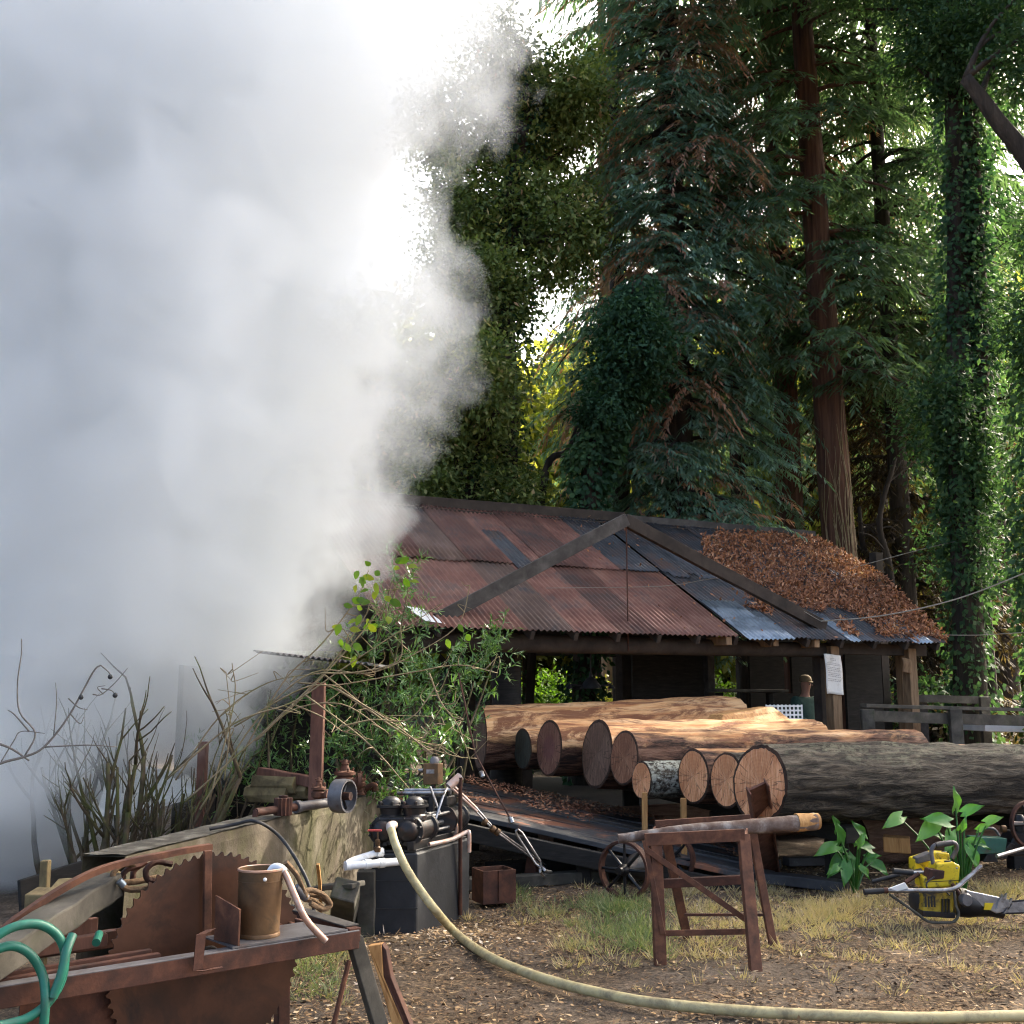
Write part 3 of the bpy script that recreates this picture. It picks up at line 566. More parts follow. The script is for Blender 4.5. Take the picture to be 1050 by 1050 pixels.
MB().tube(bez([B(538, 20.5), at(556, 505, 20.5), at(582, 462, 20.5), at(606, 425, 20.5), at(612, 400, 20.5)], 6), [0.09, 0.03], 8, jit=.06).build("trunk", M['darkbark'], T, smooth=True, auto=False)
MB().tube(bez([at(584, 460, 20.5), at(592, 436, 20.5), at(603, 420, 20.5)], 5), [0.04, 0.02], 6).build("branch", M['darkbark'], T, smooth=True)

redwood("big drooping redwood with rust brown dead sprays behind the truss peak", B(703, 22), 29, 0.36, 3.6, 260, 2.5, M['leaf_fir'], M['darkbark'], dead=0.24, shoots=17, fine=1.3, face=.65)
redwood("slender blue green redwood standing left of the big drooping one", B(640, 24), 27, 0.26, 7.5, 80, 2.3, M['leaf_fir'], M['darkbark'], dead=0.16, shoots=13)
redwood("dark redwood trunk rising behind the leaf covered roof end, left of the red trunk", B(819, 24.5), 31, 0.36, 10.0, 70, 2.6, M['leaf_fir'], M['redbark'], dead=0.10, face=0)
rt = redwood("thick red barked redwood trunk right behind the leaf covered roof end", B(873, 22), 32, 0.38, 8.3, 95, 3.2, M['leaf_green'], M['redbark'], dead=0.06, lean=(-0.6, 0), shoots=14, face=.15)
vb = MB(); base = B(873, 22)
for i in range(26):
    a = random.uniform(3.6, 5.9); z0 = random.uniform(2.5, 5); z1 = z0 + random.uniform(1.5, 3.6); pts = []
    for q in range(9):
        f = q / 8; aa = a + 0.25 * math.sin(f * 7 + i) * f; rr = 0.40 * (1 - 0.03 * (z0 + (z1 - z0) * f)) + 0.01
        pts.append(base + Vector((math.cos(aa) * rr - 0.6 * (z0 + (z1 - z0) * f) / 32, math.sin(aa) * rr, z0 + (z1 - z0) * f)))
    vb.tube(bez(pts, 2), [0.010, 0.004], 4)
o = vb.build("vine", M['cane'], rt, smooth=True); o["kind"] = "stuff"
redwood("thin redwood half hidden behind the big drooping one", B(765, 27), 28, 0.24, 5.0, 75, 2.6, M['leaf_fir'], M['darkbark'], dead=0.2)
redwood("fresh green redwood over the right end of the shed", B(935, 23.5), 28, 0.26, 8.5, 85, 3.3, M['leaf_green'], M['darkbark'], dead=0.05, shoots=14)
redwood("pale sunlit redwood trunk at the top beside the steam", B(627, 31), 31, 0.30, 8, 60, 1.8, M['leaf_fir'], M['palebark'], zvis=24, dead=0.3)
# right edge: ivy covered stems
Y = 19.0
T = thing("ivy_tree", "thick ivy covered tree with twin dark stems at the right edge", "tree", B(990, Y))
p1 = [B(992, Y), at(990, 560, Y), at(984, 420, Y), at(982, 260, Y), at(978, 120, Y), at(975, -80, Y)]; p2 = [at(990, 520, Y), at(1004, 380, Y), at(1000, 230, Y), at(996, 110, Y), at(1000, -80, Y)]
trunk(p1, (0.30, 0.13), M['darkbark'], T); trunk(p2, (0.20, 0.11), M['darkbark'], T)
ivy(p1, 0.34, 8000, M['leaf_ivy'], T, 0.12); ivy(p2, 0.26, 3500, M['leaf_dark'], T, 0.12)
cc = crown_cloud(blobs(Y, [(985, 60, 60, 50), (1010, 330, 36, 45), (965, 415, 30, 60), (1000, 480, 24, 50), (950, 440, 20, 50), (985, 560, 30, 60), (945, 30, 40, 40), (930, -40, 90, 55), (860, -55, 70, 45)], 1.2), 27000, M['leaf_ivy'], T, 0.12, 34, 0.45)  # last two masses, above the frame, added to block sun from the steam
limbs(cc, p1, 12, M['darkbark'], T, 0.07)
crown_cloud([((5.2, 18.5, 16.5), (2, 1.6, 1.6)), ((8, 19, 18), (2.4, 1.8, 2.2)), ((10.5, 19.5, 17), (2.2, 1.8, 2)), ((6.5, 19, 20.5), (2.2, 1.6, 2)), ((9, 20, 21.5), (2.4, 1.8, 2))], 15000, M['leaf_ivy'], T, 0.30, 30, 0.7)  # upper crown out of frame, added to keep the sun off the steam
Y = 17.0
T = thing("edge_tree", "green leafy tree cut off by the right edge with one slanting limb", "tree", B(1090, Y))
p1 = [B(1085, Y), at(1075, 520, Y), at(1078, 320, Y), at(1066, 190, Y), at(1020, 120, Y), at(990, 80, Y)]
trunk(p1, (0.28, 0.10), M['darkbark'], T); ivy(p1[:3], 0.42, 5000, M['leaf_ivy'], T, 0.13)
cc = crown_cloud(blobs(Y, [(1060, 60, 50, 50), (1045, 560, 26, 60), (1060, 330, 30, 40), (1030, 20, 40, 40), (1075, 240, 30, 40)], 1.1), 11000, M['leaf_ivy'], T, 0.12, 34, 0.45)
limbs(cc, p1, 8, M['darkbark'], T, 0.06)
crown_cloud([((11.5, 16.5, 10.5), (2, 1.6, 2)), ((13, 17.5, 13), (2.2, 1.8, 2)), ((10.8, 15.5, 14), (2, 1.8, 2)), ((12.5, 16, 7.5), (1.8, 1.6, 2)), ((11.5, 18, 17), (2, 1.6, 2))], 14000, M['leaf_ivy'], T, 0.30, 30, 0.7)  # crown masses beyond the frame, added to keep sun off the yard
redwood("low dark brown conifer filling the shade right of the red trunk", B(935, 25), 12, 0.20, 0.8, 75, 3.6, M['leaf_brown'], M['darkbark'], dead=0.1, shoots=12)
redwood("dark conifer far right behind the ivy stems", B(1035, 27), 26, 0.30, 9, 60, 3.0, M['leaf_dark'], M['darkbark'], dead=0.1)
for i, (px, Yd, y1, ln) in enumerate([(922, 22.5, 470, 'short bare snag leaning beside the red redwood trunk'), (905, 23, 520, 'thin bare stem low against the yellow gap right of the red trunk'), (1018, 21, 200, 'slim dark stem between the ivy stems and the right edge')]):
    T = thing("bare_sapling", ln, "tree", B(px, Yd)); q = [B(px, Yd), at(px - 8, 600, Yd), at(px - 20, (600 + y1) / 2, Yd), at(px - 4 - 20 * (i == 1), y1, Yd)]
    trunk(q, (0.11, 0.04), M['darkbark'], T, 10)
    for k in range(9):
        f = random.uniform(.3, .95); P_ = bez(q, 8); b = P_[int(f * (len(P_) - 1))]; e = b + Vector((random.uniform(-1.4, 1.4), random.uniform(-.6, .6), random.uniform(-.2, .9)))
        MB().tube(bez([b, b.lerp(e, .5) + Vector((0, 0, .12)), e], 4), [0.022, 0.006], 5).build("branch", M['darkbark'], T, smooth=True)
for px, Yd, hh, lab in ((690, 33, 27, "redwood far back between the big drooping one and the dark trunk"), (915, 33, 28, "redwood far back right of the red trunk"), (1012, 31, 27, "redwood far back between the twin ivy stems and the right edge"), (868, 31, 29, "redwood far back hidden behind the red trunk")):
    redwood(lab, B(px, Yd), hh, 0.28, 9, 60, 3.4, M['leaf_green'], M['darkbark'], zvis=22, dead=0.1, fine=.7)
# understorey shrubs behind the shed; those in the bays coloured lighter as if lit
for i, (px, Yd, wpx, hpx, m, lab) in enumerate([(600, 28, 60, 44, 'leaf_sun', 'round bright shrub seen through the left bay of the shed'), (548, 27.5, 44, 50, 'leaf_lime', 'light green shrub behind the log post of the shed'), (745, 28, 50, 46, 'leaf_lime', 'leafy shrub seen through the middle bay of the shed'),
        (912, 28, 36, 48, 'leaf_sun', 'pale green shrub seen past the right corner post'), (1000, 20, 44, 44, 'leaf_brown', 'brown shrub behind the far end of the grey rail'), (960, 21, 36, 60, 'leaf_ivy', 'ivy green shrub between the corner post and the rail end')]):
    T = thing("understory_shrub", lab, "shrub", B(px, Yd)); b0 = B(px, Yd)
    bl = [(b0 + Vector((random.uniform(-.6, .6) * wpx * Yd / FPX, random.uniform(-.5, .5), hpx * Yd / FPX * k)), (wpx * Yd / FPX * .7, .8, hpx * Yd / FPX * .55)) for k in (.5, 1.0, 1.5)]
    CC = crown_cloud(bl, 4200, M[m], T, 0.15, 24, 0.4)
    MB().tube([b0, b0 + Vector((.1, 0, hpx * Yd / FPX * 1.2))], [0.05, 0.02], 6).build("stem", M['darkbark'], T, smooth=True)
# trees hidden by the steam, left
for px, Yd, lab in ((390, 24, 'broadleaf tree whose crown top dissolves into the steam'), (290, 22, 'tree lost in the steam beside the dissolving one'), (120, 24, 'leftmost tree lost in the thick steam')):
    broadleaf(lab, [B(px, Yd), at(px, 560, Yd), at(px + 10, 420, Yd), at(px, 300, Yd)], (0.25, 0.1), blobs(Yd, [(px + 10, 380, 70, 90), (px + 40, 470, 80, 90), (px - 50, 460, 70, 90), (px, 600, 80, 80)], 2), 12000, M['leaf_bay'], M['darkbark'], 0.30, 30, 0.8, nl=6)
# the sunny hillside wood far behind
proto = None
def fars(i, px, Yd, s, label=None):
    global proto
    b = B(px, Yd)
    if proto is None:
        proto = thing("hillside_tree", "sunlit yellow green tree on the far hillside seen through gaps in the grove", "tree", b, "sunlit hillside trees beyond the grove")
        CC = crown_cloud([(b + Vector((random.uniform(-1.6, 1.6), random.uniform(-1.2, 1.2), z)), (rx, rx * .8, 1.5)) for z, rx in ((2.0, 2.2), (3.6, 2.6), (5.0, 2.2), (6.4, 1.6), (2.8, 2.6))], 9000, M['leaf_sun'], proto, 0.34, 24, 0.8)
        MB().tube([b, b + Vector((0.2, 0, 3)), b + Vector((0, 0, 6.3))], [0.22, 0.15, 0.05], 8).build("trunk", M['darkbark'], proto, smooth=True); return
    c = proto.copy(); col.objects.link(c); c.location = b; c.rotation_euler = (0, 0, random.uniform(0, 6.28)); c.scale = (s, s, s * random.uniform(.9, 1.2))
    for ch in proto.children:
        d = ch.copy(); col.objects.link(d); d.parent = c; d.matrix_parent_inverse = ch.matrix_parent_inverse.copy()
k = 0
for Yd in (46, 52, 60, 70):
    for px in range(380, 1130, 62):
        fars(k, px + random.uniform(-18, 18), Yd + random.uniform(-2.5, 2.5), random.uniform(1.3, 2.0) * (1 + (Yd - 46) * 0.006)); k += 1

# ================================================================== STEAM
SY0 = 10.6
outl = [(640, -90), (600, -30), (560, 40), (542, 110), (500, 160), (486, 200), (484, 240), (484, 290), (488, 345), (487, 385), (465, 430), (448, 480), (442, 520), (420, 562), (398, 600), (380, 638), (345, 688), (300, 728), (262, 772), (220, 812), (160, 850), (108, 890), (68, 935), (0, 1000)]
op = sorted([(at(px, py, SY0).z, at(px, py, SY0).x) for px, py in outl])
Z0, ZM = op[0][0], op[-1][0]
def xb(z):
    if z <= op[0][0]: return op[0][1]
    for (a, xa), (b, xb_) in zip(op, op[1:]):
        if z <= b: return xa + (xb_ - xa) * (z - a) / (b - a)
    return op[-1][1]
XL = -10.0; HT = 2.2
V = []; F = []; nz, nr = 44, 40
for j in range(nz):
    z = Z0 + (ZM - Z0) * j / (nz - 1); X = xb(z) + 0.40; Tm = HT + 0.2; 
    for i in range(nr):
        a = 2 * math.pi * i / nr; cx, cyy = math.cos(a), math.sin(a)
        xm = (X + XL) / 2; hx = (X - XL) / 2
        ex = math.copysign(abs(cx) ** 0.6, cx); ey = math.copysign(abs(cyy) ** 0.75, cyy)
        p = Vector((xm + hx * ex, SY0 + Tm * ey, z)); nn = mnoise.noise(p * 0.9) * 0.16
        p.x += nn if ex > 0 else 0; p.y += nn * ey; V.append(tuple(p))
for j in range(nz - 1):
    for i in range(nr): F.append((j * nr + i, j * nr + (i + 1) % nr, (j + 1) * nr + (i + 1) % nr, (j + 1) * nr + i))
F.append(tuple(range(nr))[::-1]); F.append(tuple((nz - 1) * nr + i for i in range(nr)))
def steam_material():
    m = bpy.data.materials.new("steam"); m.use_nodes = True; nt = m.node_tree; nt.nodes.clear()
    out = nt.nodes.new("ShaderNodeOutputMaterial"); pv = nt.nodes.new("ShaderNodeVolumePrincipled")
    tc = nt.nodes.new("ShaderNodeTexCoord"); sx = nt.nodes.new("ShaderNodeSeparateXYZ"); nt.links.new(tc.outputs["Object"], sx.inputs[0])
    zn = _math(nt, 'DIVIDE', _math(nt, 'SUBTRACT', sx.outputs[2], Z0), ZM - Z0, True)
    fc = nt.nodes.new("ShaderNodeFloatCurve"); cu = fc.mapping.curves[0]
    pts = [((z - Z0) / (ZM - Z0), (x + 10) / 14) for z, x in op]
    cu.points[0].location = pts[0]; cu.points[1].location = pts[-1]
    for p in pts[1:-1]: cu.points.new(*p)
    fc.mapping.update(); nt.links.new(zn, fc.inputs["Value"])
    xbn = _math(nt, 'SUBTRACT', _math(nt, 'MULTIPLY', fc.outputs[0], 14.0), 10.0)
    n1 = _noise(nt, tc.outputs["Object"], 0.85, 3, 0.55, 0.2); n2 = _noise(nt, tc.outputs["Object"], 2.1, 3, 0.6)
    nz_ = _math(nt, 'ADD', _math(nt, 'MULTIPLY', n1.outputs[0], 1.1), _math(nt, 'MULTIPLY', n2.outputs[0], 0.65))
    d = _math(nt, 'SUBTRACT', _math(nt, 'SUBTRACT', xbn, sx.outputs[0]), nz_)
    d = _math(nt, 'ADD', d, 0.98)
    dep = _math(nt, 'ABSOLUTE', _math(nt, 'SUBTRACT', sx.outputs[1], SY0))
    # the plume is thin at its rim and up to 2 HT deep inside
    th = _math(nt, 'MULTIPLY', _math(nt, 'POWER', _math(nt, 'DIVIDE', _math(nt, 'MAXIMUM', d, 0.0), 2.2, True), 0.6), HT)
    f = _math(nt, 'SUBTRACT', _math(nt, 'SUBTRACT', th, dep), _math(nt, 'ADD', _math(nt, 'MULTIPLY', n1.outputs[0], 1.5), _math(nt, 'MULTIPLY', n2.outputs[0], 0.9)))
    f = _math(nt, 'MINIMUM', _math(nt, 'ADD', f, 0.85), d)
    sm = nt.nodes.new("ShaderNodeMapRange"); sm.interpolation_type = 'SMOOTHSTEP'; sm.inputs[1].default_value = 0.0; sm.inputs[2].default_value = 0.5; nt.links.new(f, sm.inputs[0])
    hz = nt.nodes.new("ShaderNodeMapRange"); hz.inputs[1].default_value = 6.7; hz.inputs[2].default_value = 8.6; hz.inputs[3].default_value = 1.0; hz.inputs[4].default_value = 0.5; nt.links.new(sx.outputs[2], hz.inputs[0])
    dm = nt.nodes.new("ShaderNodeMapRange"); dm.inputs[1].default_value = 1.3; dm.inputs[2].default_value = 3.2; nt.links.new(d, dm.inputs[0])
    hzm = _math(nt, 'MAXIMUM', hz.outputs[0], dm.outputs[0])
    dn = _math(nt, "MULTIPLY", _math(nt, "MULTIPLY", sm.outputs[0], hzm), 1.75)
    nt.links.new(dn, pv.inputs["Density"]); pv.inputs["Color"].default_value = (0.895, 0.92, 0.93, 1); pv.inputs["Anisotropy"].default_value = 0.15
    nt.links.new(pv.outputs[0], out.inputs["Volume"]); return m
me = bpy.data.meshes.new("steam"); me.from_pydata(V, [], F); me.update()
so = add_mesh("steam", me, steam_material()); tag(so, "thick white cloud of steam billowing across the left of the yard", "steam", kind="stuff")

# ================================================================== LOGS
LA = SX.copy(); LN = SY.copy()
def logmat(name, bark, lit_peel=None, peel_z=(0.2, 0.5), lichen=None, lz=(0.1, 0.6)):
    """Bark furrowed along the log; optional peeled wood, coloured as sunlit, on its upper side or lichen patches, bounded by noise."""
    m = bpy.data.materials.new(name); m.use_nodes = True; nt = m.node_tree; b = nt.nodes["Principled BSDF"]
    v = _vec(nt, (1.0, 6.0, 6.0)); n = _noise(nt, v, 2.4, 9, 0.72, 0.9); r = _ramp(nt, bark); nt.links.new(n.outputs[0], r.inputs[0]); c = r.outputs[0]
    tc = nt.nodes.new("ShaderNodeTexCoord"); sx = nt.nodes.new("ShaderNodeSeparateXYZ"); nt.links.new(tc.outputs["Object"], sx.inputs[0])
    h = n.outputs[0]
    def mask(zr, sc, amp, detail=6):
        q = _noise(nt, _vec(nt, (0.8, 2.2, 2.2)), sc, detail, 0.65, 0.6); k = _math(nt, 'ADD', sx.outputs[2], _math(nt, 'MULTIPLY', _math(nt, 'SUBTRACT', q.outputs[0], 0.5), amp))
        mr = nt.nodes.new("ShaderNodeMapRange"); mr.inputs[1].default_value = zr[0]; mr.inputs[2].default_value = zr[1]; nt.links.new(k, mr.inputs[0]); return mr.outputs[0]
    if lichen:
        q = _noise(nt, _vec(nt, (2.2, 3, 3)), 7, 8, 0.75); rr = _ramp(nt, [(0.46, (0, 0, 0)), (0.56, (1, 1, 1))]); nt.links.new(q.outputs[0], rr.inputs[0])
        k = _math(nt, 'MULTIPLY', mask(lz, 1.3, 1.0), rr.outputs[0]); c = _mix(nt, k, c, lichen)
    if lit_peel:
        pn = _noise(nt, _vec(nt, (0.35, 5, 5)), 2.0, 9, 0.7, 0.5); pr = _ramp(nt, lit_peel); nt.links.new(pn.outputs[0], pr.inputs[0]); k = mask(peel_z, 1.5, 0.9)
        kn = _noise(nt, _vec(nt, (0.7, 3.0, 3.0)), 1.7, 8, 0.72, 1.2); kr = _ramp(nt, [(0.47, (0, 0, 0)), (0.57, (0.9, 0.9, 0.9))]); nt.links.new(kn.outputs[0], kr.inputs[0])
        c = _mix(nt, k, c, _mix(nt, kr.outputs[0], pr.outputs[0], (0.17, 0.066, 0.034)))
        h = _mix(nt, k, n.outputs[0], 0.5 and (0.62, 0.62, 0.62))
    nt.links.new(c, b.inputs["Base Color"]); b.inputs["Roughness"].default_value = 0.85; b.inputs["Specular IOR Level"].default_value = 0.3
    nb = _noise(nt, _vec(nt, (1.2, 5, 5)), 5, 8, 0.7, 0.8); hh = _math(nt, 'ADD', h, _math(nt, 'MULTIPLY', nb.outputs[0], 0.5))
    bp = nt.nodes.new("ShaderNodeBump"); bp.inputs["Strength"].default_value = 1.0; bp.inputs["Distance"].default_value = 0.05; nt.links.new(hh, bp.inputs["Height"]); nt.links.new(bp.outputs[0], b.inputs["Normal"])
    return m
def endmat(name, c0, c1, c2, heart=None):
    """A sawn end: rings round the pith, slanting saw marks, darker sapwood flecks."""
    m = bpy.data.materials.new(name); m.use_nodes = True; nt = m.node_tree; b = nt.nodes["Principled BSDF"]
    tc = nt.nodes.new("ShaderNodeTexCoord"); mp = nt.nodes.new("ShaderNodeMapping"); mp.inputs["Scale"].default_value = (0, 1, 1); nt.links.new(tc.outputs["Object"], mp.inputs[0])
    n = _noise(nt, mp.outputs[0], 5, 6, 0.65); vm = nt.nodes.new("ShaderNodeVectorMath"); vm.operation = 'LENGTH'; nt.links.new(mp.outputs[0], vm.inputs[0])
    rad = _math(nt, 'ADD', vm.outputs["Value"], _math(nt, 'MULTIPLY', n.outputs[0], 0.06))
    ring = _math(nt, 'MULTIPLY', _math(nt, 'ADD', _math(nt, 'SINE', _math(nt, 'MULTIPLY', rad, 210)), 1.0), 0.5)
    mp2 = nt.nodes.new("ShaderNodeMapping"); mp2.inputs["Rotation"].default_value = (R(28), 0, 0); mp2.inputs["Scale"].default_value = (0, 9, 1.1); nt.links.new(tc.outputs["Object"], mp2.inputs[0])
    saw = _noise(nt, mp2.outputs[0], 6, 5, 0.6); r = _ramp(nt, [(0.3, c0), (0.52, c1), (0.72, c2)])
    nt.links.new(_math(nt, 'ADD', _math(nt, 'MULTIPLY', saw.outputs[0], 0.95), _math(nt, 'MULTIPLY', ring, 0.035)), r.inputs[0]); c = r.outputs[0]
    sx = nt.nodes.new("ShaderNodeSeparateXYZ"); nt.links.new(tc.outputs["Object"], sx.inputs[0]); ang = _math(nt, 'ARCTAN2', sx.outputs[1], sx.outputs[2])
    cb = nt.nodes.new("ShaderNodeCombineXYZ"); nt.links.new(_math(nt, 'MULTIPLY', ang, 1.6), cb.inputs[0]); nt.links.new(_math(nt, 'MULTIPLY', vm.outputs["Value"], 0.8), cb.inputs[1])
    cn = _noise(nt, cb.outputs[0], 1.6, 3, 0.5); cw = _math(nt, 'ABSOLUTE', _math(nt, 'SUBTRACT', cn.outputs[0], 0.5)); cm = nt.nodes.new("ShaderNodeMapRange"); cm.inputs[1].default_value = 0.012; cm.inputs[2].default_value = 0.002; nt.links.new(cw, cm.inputs[0])
    st = _noise(nt, mp.outputs[0], 2.6, 4, 0.6); sr = _ramp(nt, [(0.40, (0.80, 0.72, 0.66)), (0.60, (1.06, 1.05, 1.02))]); nt.links.new(st.outputs[0], sr.inputs[0])
    c = _mix(nt, 1.0, c, sr.outputs[0], 'MULTIPLY'); c = _mix(nt, _math(nt, 'MULTIPLY', cm.outputs[0], 0.75), c, (0.035, 0.018, 0.012))
    if heart:
        k = nt.nodes.new("ShaderNodeMapRange"); k.inputs[1].default_value = heart[1] + 0.03; k.inputs[2].default_value = heart[1] - 0.03; nt.links.new(rad, k.inputs[0]); c = _mix(nt, k.outputs[0], c, _mix(nt, 0.6, c, heart[0]))
    nt.links.new(c, b.inputs["Base Color"]); b.inputs["Roughness"].default_value = 0.85
    bp = nt.nodes.new("ShaderNodeBump"); bp.inputs["Strength"].default_value = 0.35; bp.inputs["Distance"].default_value = 0.006; nt.links.new(saw.outputs[0], bp.inputs["Height"]); nt.links.new(bp.outputs[0], b.inputs["Normal"])
    return m
BK = [(0.41, (0.006, 0.005, 0.004)), (0.48, (0.026, 0.021, 0.015)), (0.55, (0.070, 0.056, 0.041)), (0.68, (0.14, 0.118, 0.09))]  # lowest stops of BK and BR put furrow shade into the bark colour
BR = [(0.40, (0.016, 0.008, 0.006)), (0.48, (0.070, 0.032, 0.020)), (0.56, (0.15, 0.075, 0.048)), (0.7, (0.24, 0.14, 0.095))]
PEEL_SUNLIT = [(0.25, (0.15, 0.06, 0.03)), (0.37, (0.38, 0.155, 0.06)), (0.50, (0.62, 0.35, 0.16)), (0.70, (0.74, 0.52, 0.31))]  # peeled wood, with the sunlit look of the log tops put into its colour
LM = dict(rim=mat('bark_rim', [(0.35, (0.014, 0.009, 0.007)), (0.6, (0.06, 0.032, 0.02))], 14, rough=.95, bump=.6, bscale=40), black=logmat("furrowed_black_bark", BK, lichen=(0.17, 0.175, 0.12), lz=(0.22, 0.5)), lich=logmat("lichen_bark", BK, lichen=(0.36, 0.38, 0.33), lz=(-0.25, 0.1)),
    red=logmat("red_stringy_bark", BR, PEEL_SUNLIT, (0.16, 0.30)), lit_peel=logmat("sunlit_peeled_top_bark", BR, PEEL_SUNLIT, (-0.12, 0.04)), strip=logmat("bark_with_sunlit_peeled_strip", BR, PEEL_SUNLIT, (0.0, 0.12)), low=logmat("weathered_brown_bark", [(0.3, (0.08, 0.045, 0.032)), (0.55, (0.20, 0.12, 0.088)), (0.8, (0.32, 0.22, 0.17))]))
EM = dict(fresh=endmat("fresh_orange_end", (0.44, 0.175, 0.075), (0.66, 0.315, 0.155), (0.75, 0.46, 0.28)), grey=endmat("grey_brown_end", (0.075, 0.045, 0.032), (0.135, 0.083, 0.060), (0.22, 0.14, 0.105)),
    purple=endmat("purple_end", (0.11, 0.050, 0.035), (0.19, 0.092, 0.065), (0.29, 0.16, 0.12), ((0.13, 0.045, 0.05), 0.17)), green=endmat("green_black_end", (0.018, 0.026, 0.023), (0.035, 0.045, 0.040), (0.065, 0.075, 0.065)), brown=endmat("brown_end", (0.14, 0.058, 0.030), (0.24, 0.11, 0.062), (0.36, 0.20, 0.12)))
def log(label, px, py, Yd, rpx, length, bark, end, cutdir=0.0, taper=0.9, rz=None, lean=0.0, flat=1.0, ridge=0.035, zc=None, skew=0.0, yaw=0.0):
    """One felled log: bark tube along local X, its near sawn end at the pixel, far end sawn too."""
    c = at(px, py, Yd); r = rpx * Yd / FPX * (1.0)
    if zc is not None: c.z = zc
    ax = (Matrix.Rotation(yaw, 3, 'Z') @ LA + Vector((0, 0, lean))).normalized(); fm = frame(c, ax)
    T = thing("felled_log", label, "log", mw=fm, group="felled logs stacked before the shed")
    na, nl = 64, int(length / 0.05); V = []; F = []; sd = random.uniform(0, 50)
    for i in range(nl + 1):
        x = length * i / nl; rr = r * (1 - (1 - taper) * i / nl)
        ridge_ = ridge * min(1, .25 + i / 7); low_ = .045 * min(1, .1 + i / 22)
        bend = 0.03 * math.sin(x * 0.9 + sd)
        for q in range(na):
            a = 2 * math.pi * q / na; ca, sa = math.cos(a), math.sin(a)
            k = 1 + ridge_ * (abs(mnoise.noise(Vector((x * 1.6, ca * 5 + sd, sa * 5)))) * 3.4 - 0.9) + ridge_ * 0.8 * mnoise.noise(Vector((x * 2.5, ca * 7 + sd, sa * 7))) + low_ * mnoise.noise(Vector((x * 0.5, ca + sd, sa)))
            xx = x + (cutdir * sa * rr + skew * ca * rr) * max(0, 1 - i / 8)
            V.append((xx, ca * rr * k + bend * i / nl, sa * rr * k * flat))
    for i in range(nl):
        for q in range(na): F.append((i * na + q, i * na + (q + 1) % na, (i + 1) * na + (q + 1) % na, (i + 1) * na + q))
    me = bpy.data.meshes.new("bark"); me.from_pydata(V, [], F); me.update(); me.shade_smooth(); add_mesh("bark", me, LM[bark], T, local=True)
    def cap(i0, nm, s, m):
        ring = [Vector(V[i0 * na + q]) for q in range(na)]; cc = sum(ring, Vector()) / na; inset = 0.012 * s
        vs = [p.lerp(cc, 0.085 + 0.02 * mnoise.noise(p * 9)) + Vector((-inset * 0.5, 0, 0)) for p in ring]; mid = [p.lerp(cc, 0.5) for p in vs]; out = [p + Vector((0.003 * s, 0, 0)) for p in ring]
        v = out + vs + mid + [cc]; f = []
        for q in range(na):
            q2 = (q + 1) % na; f += [(q, q2, na + q2, na + q), (na + q, na + q2, 2 * na + q2, 2 * na + q), (2 * na + q, 2 * na + q2, 3 * na)]
        me = bpy.data.meshes.new(nm); me.from_pydata([tuple(p) for p in v], [], f); me.update(); add_mesh(nm, me, EM[m], T, local=True); me.materials.append(LM['rim'])
        me.polygons.foreach_set('material_index', np.array([1 if i % 3 == 0 else 0 for i in range(len(f))], dtype=np.int32))
    cap(0, "sawn_end", 1, end); cap(nl, "far_end", -1, 'grey' if end != 'fresh' else 'brown')
    return T
log("biggest fresh cut log at the front of the pile with black furrowed lichen bark", 779, 804, 9.8, 38.5, 7.5, 'black', 'fresh', cutdir=0.10, taper=0.93, lean=-0.015, ridge=0.06, skew=-.1)
log("second fresh orange ended log touching the biggest log on its left", 745, 800, 10.35, 27.5, 4.5, 'black', 'fresh', cutdir=0.06, lean=0.0, ridge=0.04)
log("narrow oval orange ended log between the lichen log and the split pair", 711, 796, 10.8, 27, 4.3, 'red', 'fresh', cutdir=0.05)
log("small lichen speckled log with the smallest orange end", 658, 800, 11.06, 18.5, 4.0, 'lich', 'fresh', cutdir=0.05, ridge=0.05)
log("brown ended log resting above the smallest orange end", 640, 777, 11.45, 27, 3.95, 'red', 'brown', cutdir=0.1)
log("tall dark brown ended log with a stripped top coloured pale as if sunlit, left of the smallest orange end", 612, 773, 12.08, 34, 3.0, 'strip', 'grey', cutdir=0.10, skew=0.05)
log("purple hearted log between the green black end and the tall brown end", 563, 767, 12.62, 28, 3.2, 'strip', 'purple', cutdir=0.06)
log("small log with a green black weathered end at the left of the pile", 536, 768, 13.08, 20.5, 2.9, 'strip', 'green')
log("long peeled log crowning the back of the pile, its top coloured sunlit cream", 492, 757, 13.45, 32, 3.75, 'lit_peel', 'grey', lean=0.036, taper=0.97, cutdir=0.05, skew=0.2)
log("rusty brown log lying on the ground under the big black log", 872, 857, 11.4, 26, 6.5, 'low', 'grey', taper=1.0, ridge=0.02, zc=0.25)
log("dark log lying in the shade under the back of the pile", 560, 815, 12.4, 20, 7, 'low', 'grey', ridge=0.03, zc=0.22)
# orange slab lying on the pile's right end
c = at(752, 733, 13.2)
T = thing("split_slab", "orange split slab lying on top of the logs near the white crate", "slab", c)
MB().prism([at(738, 741, 13.0), at(742, 733, 13.1), at(792, 724.5, 13.8), at(800, 730, 13.8), at(812, 739, 13.6)], LN, 0.28).build("slab", M['orangewood'], T, bevel=0.01)
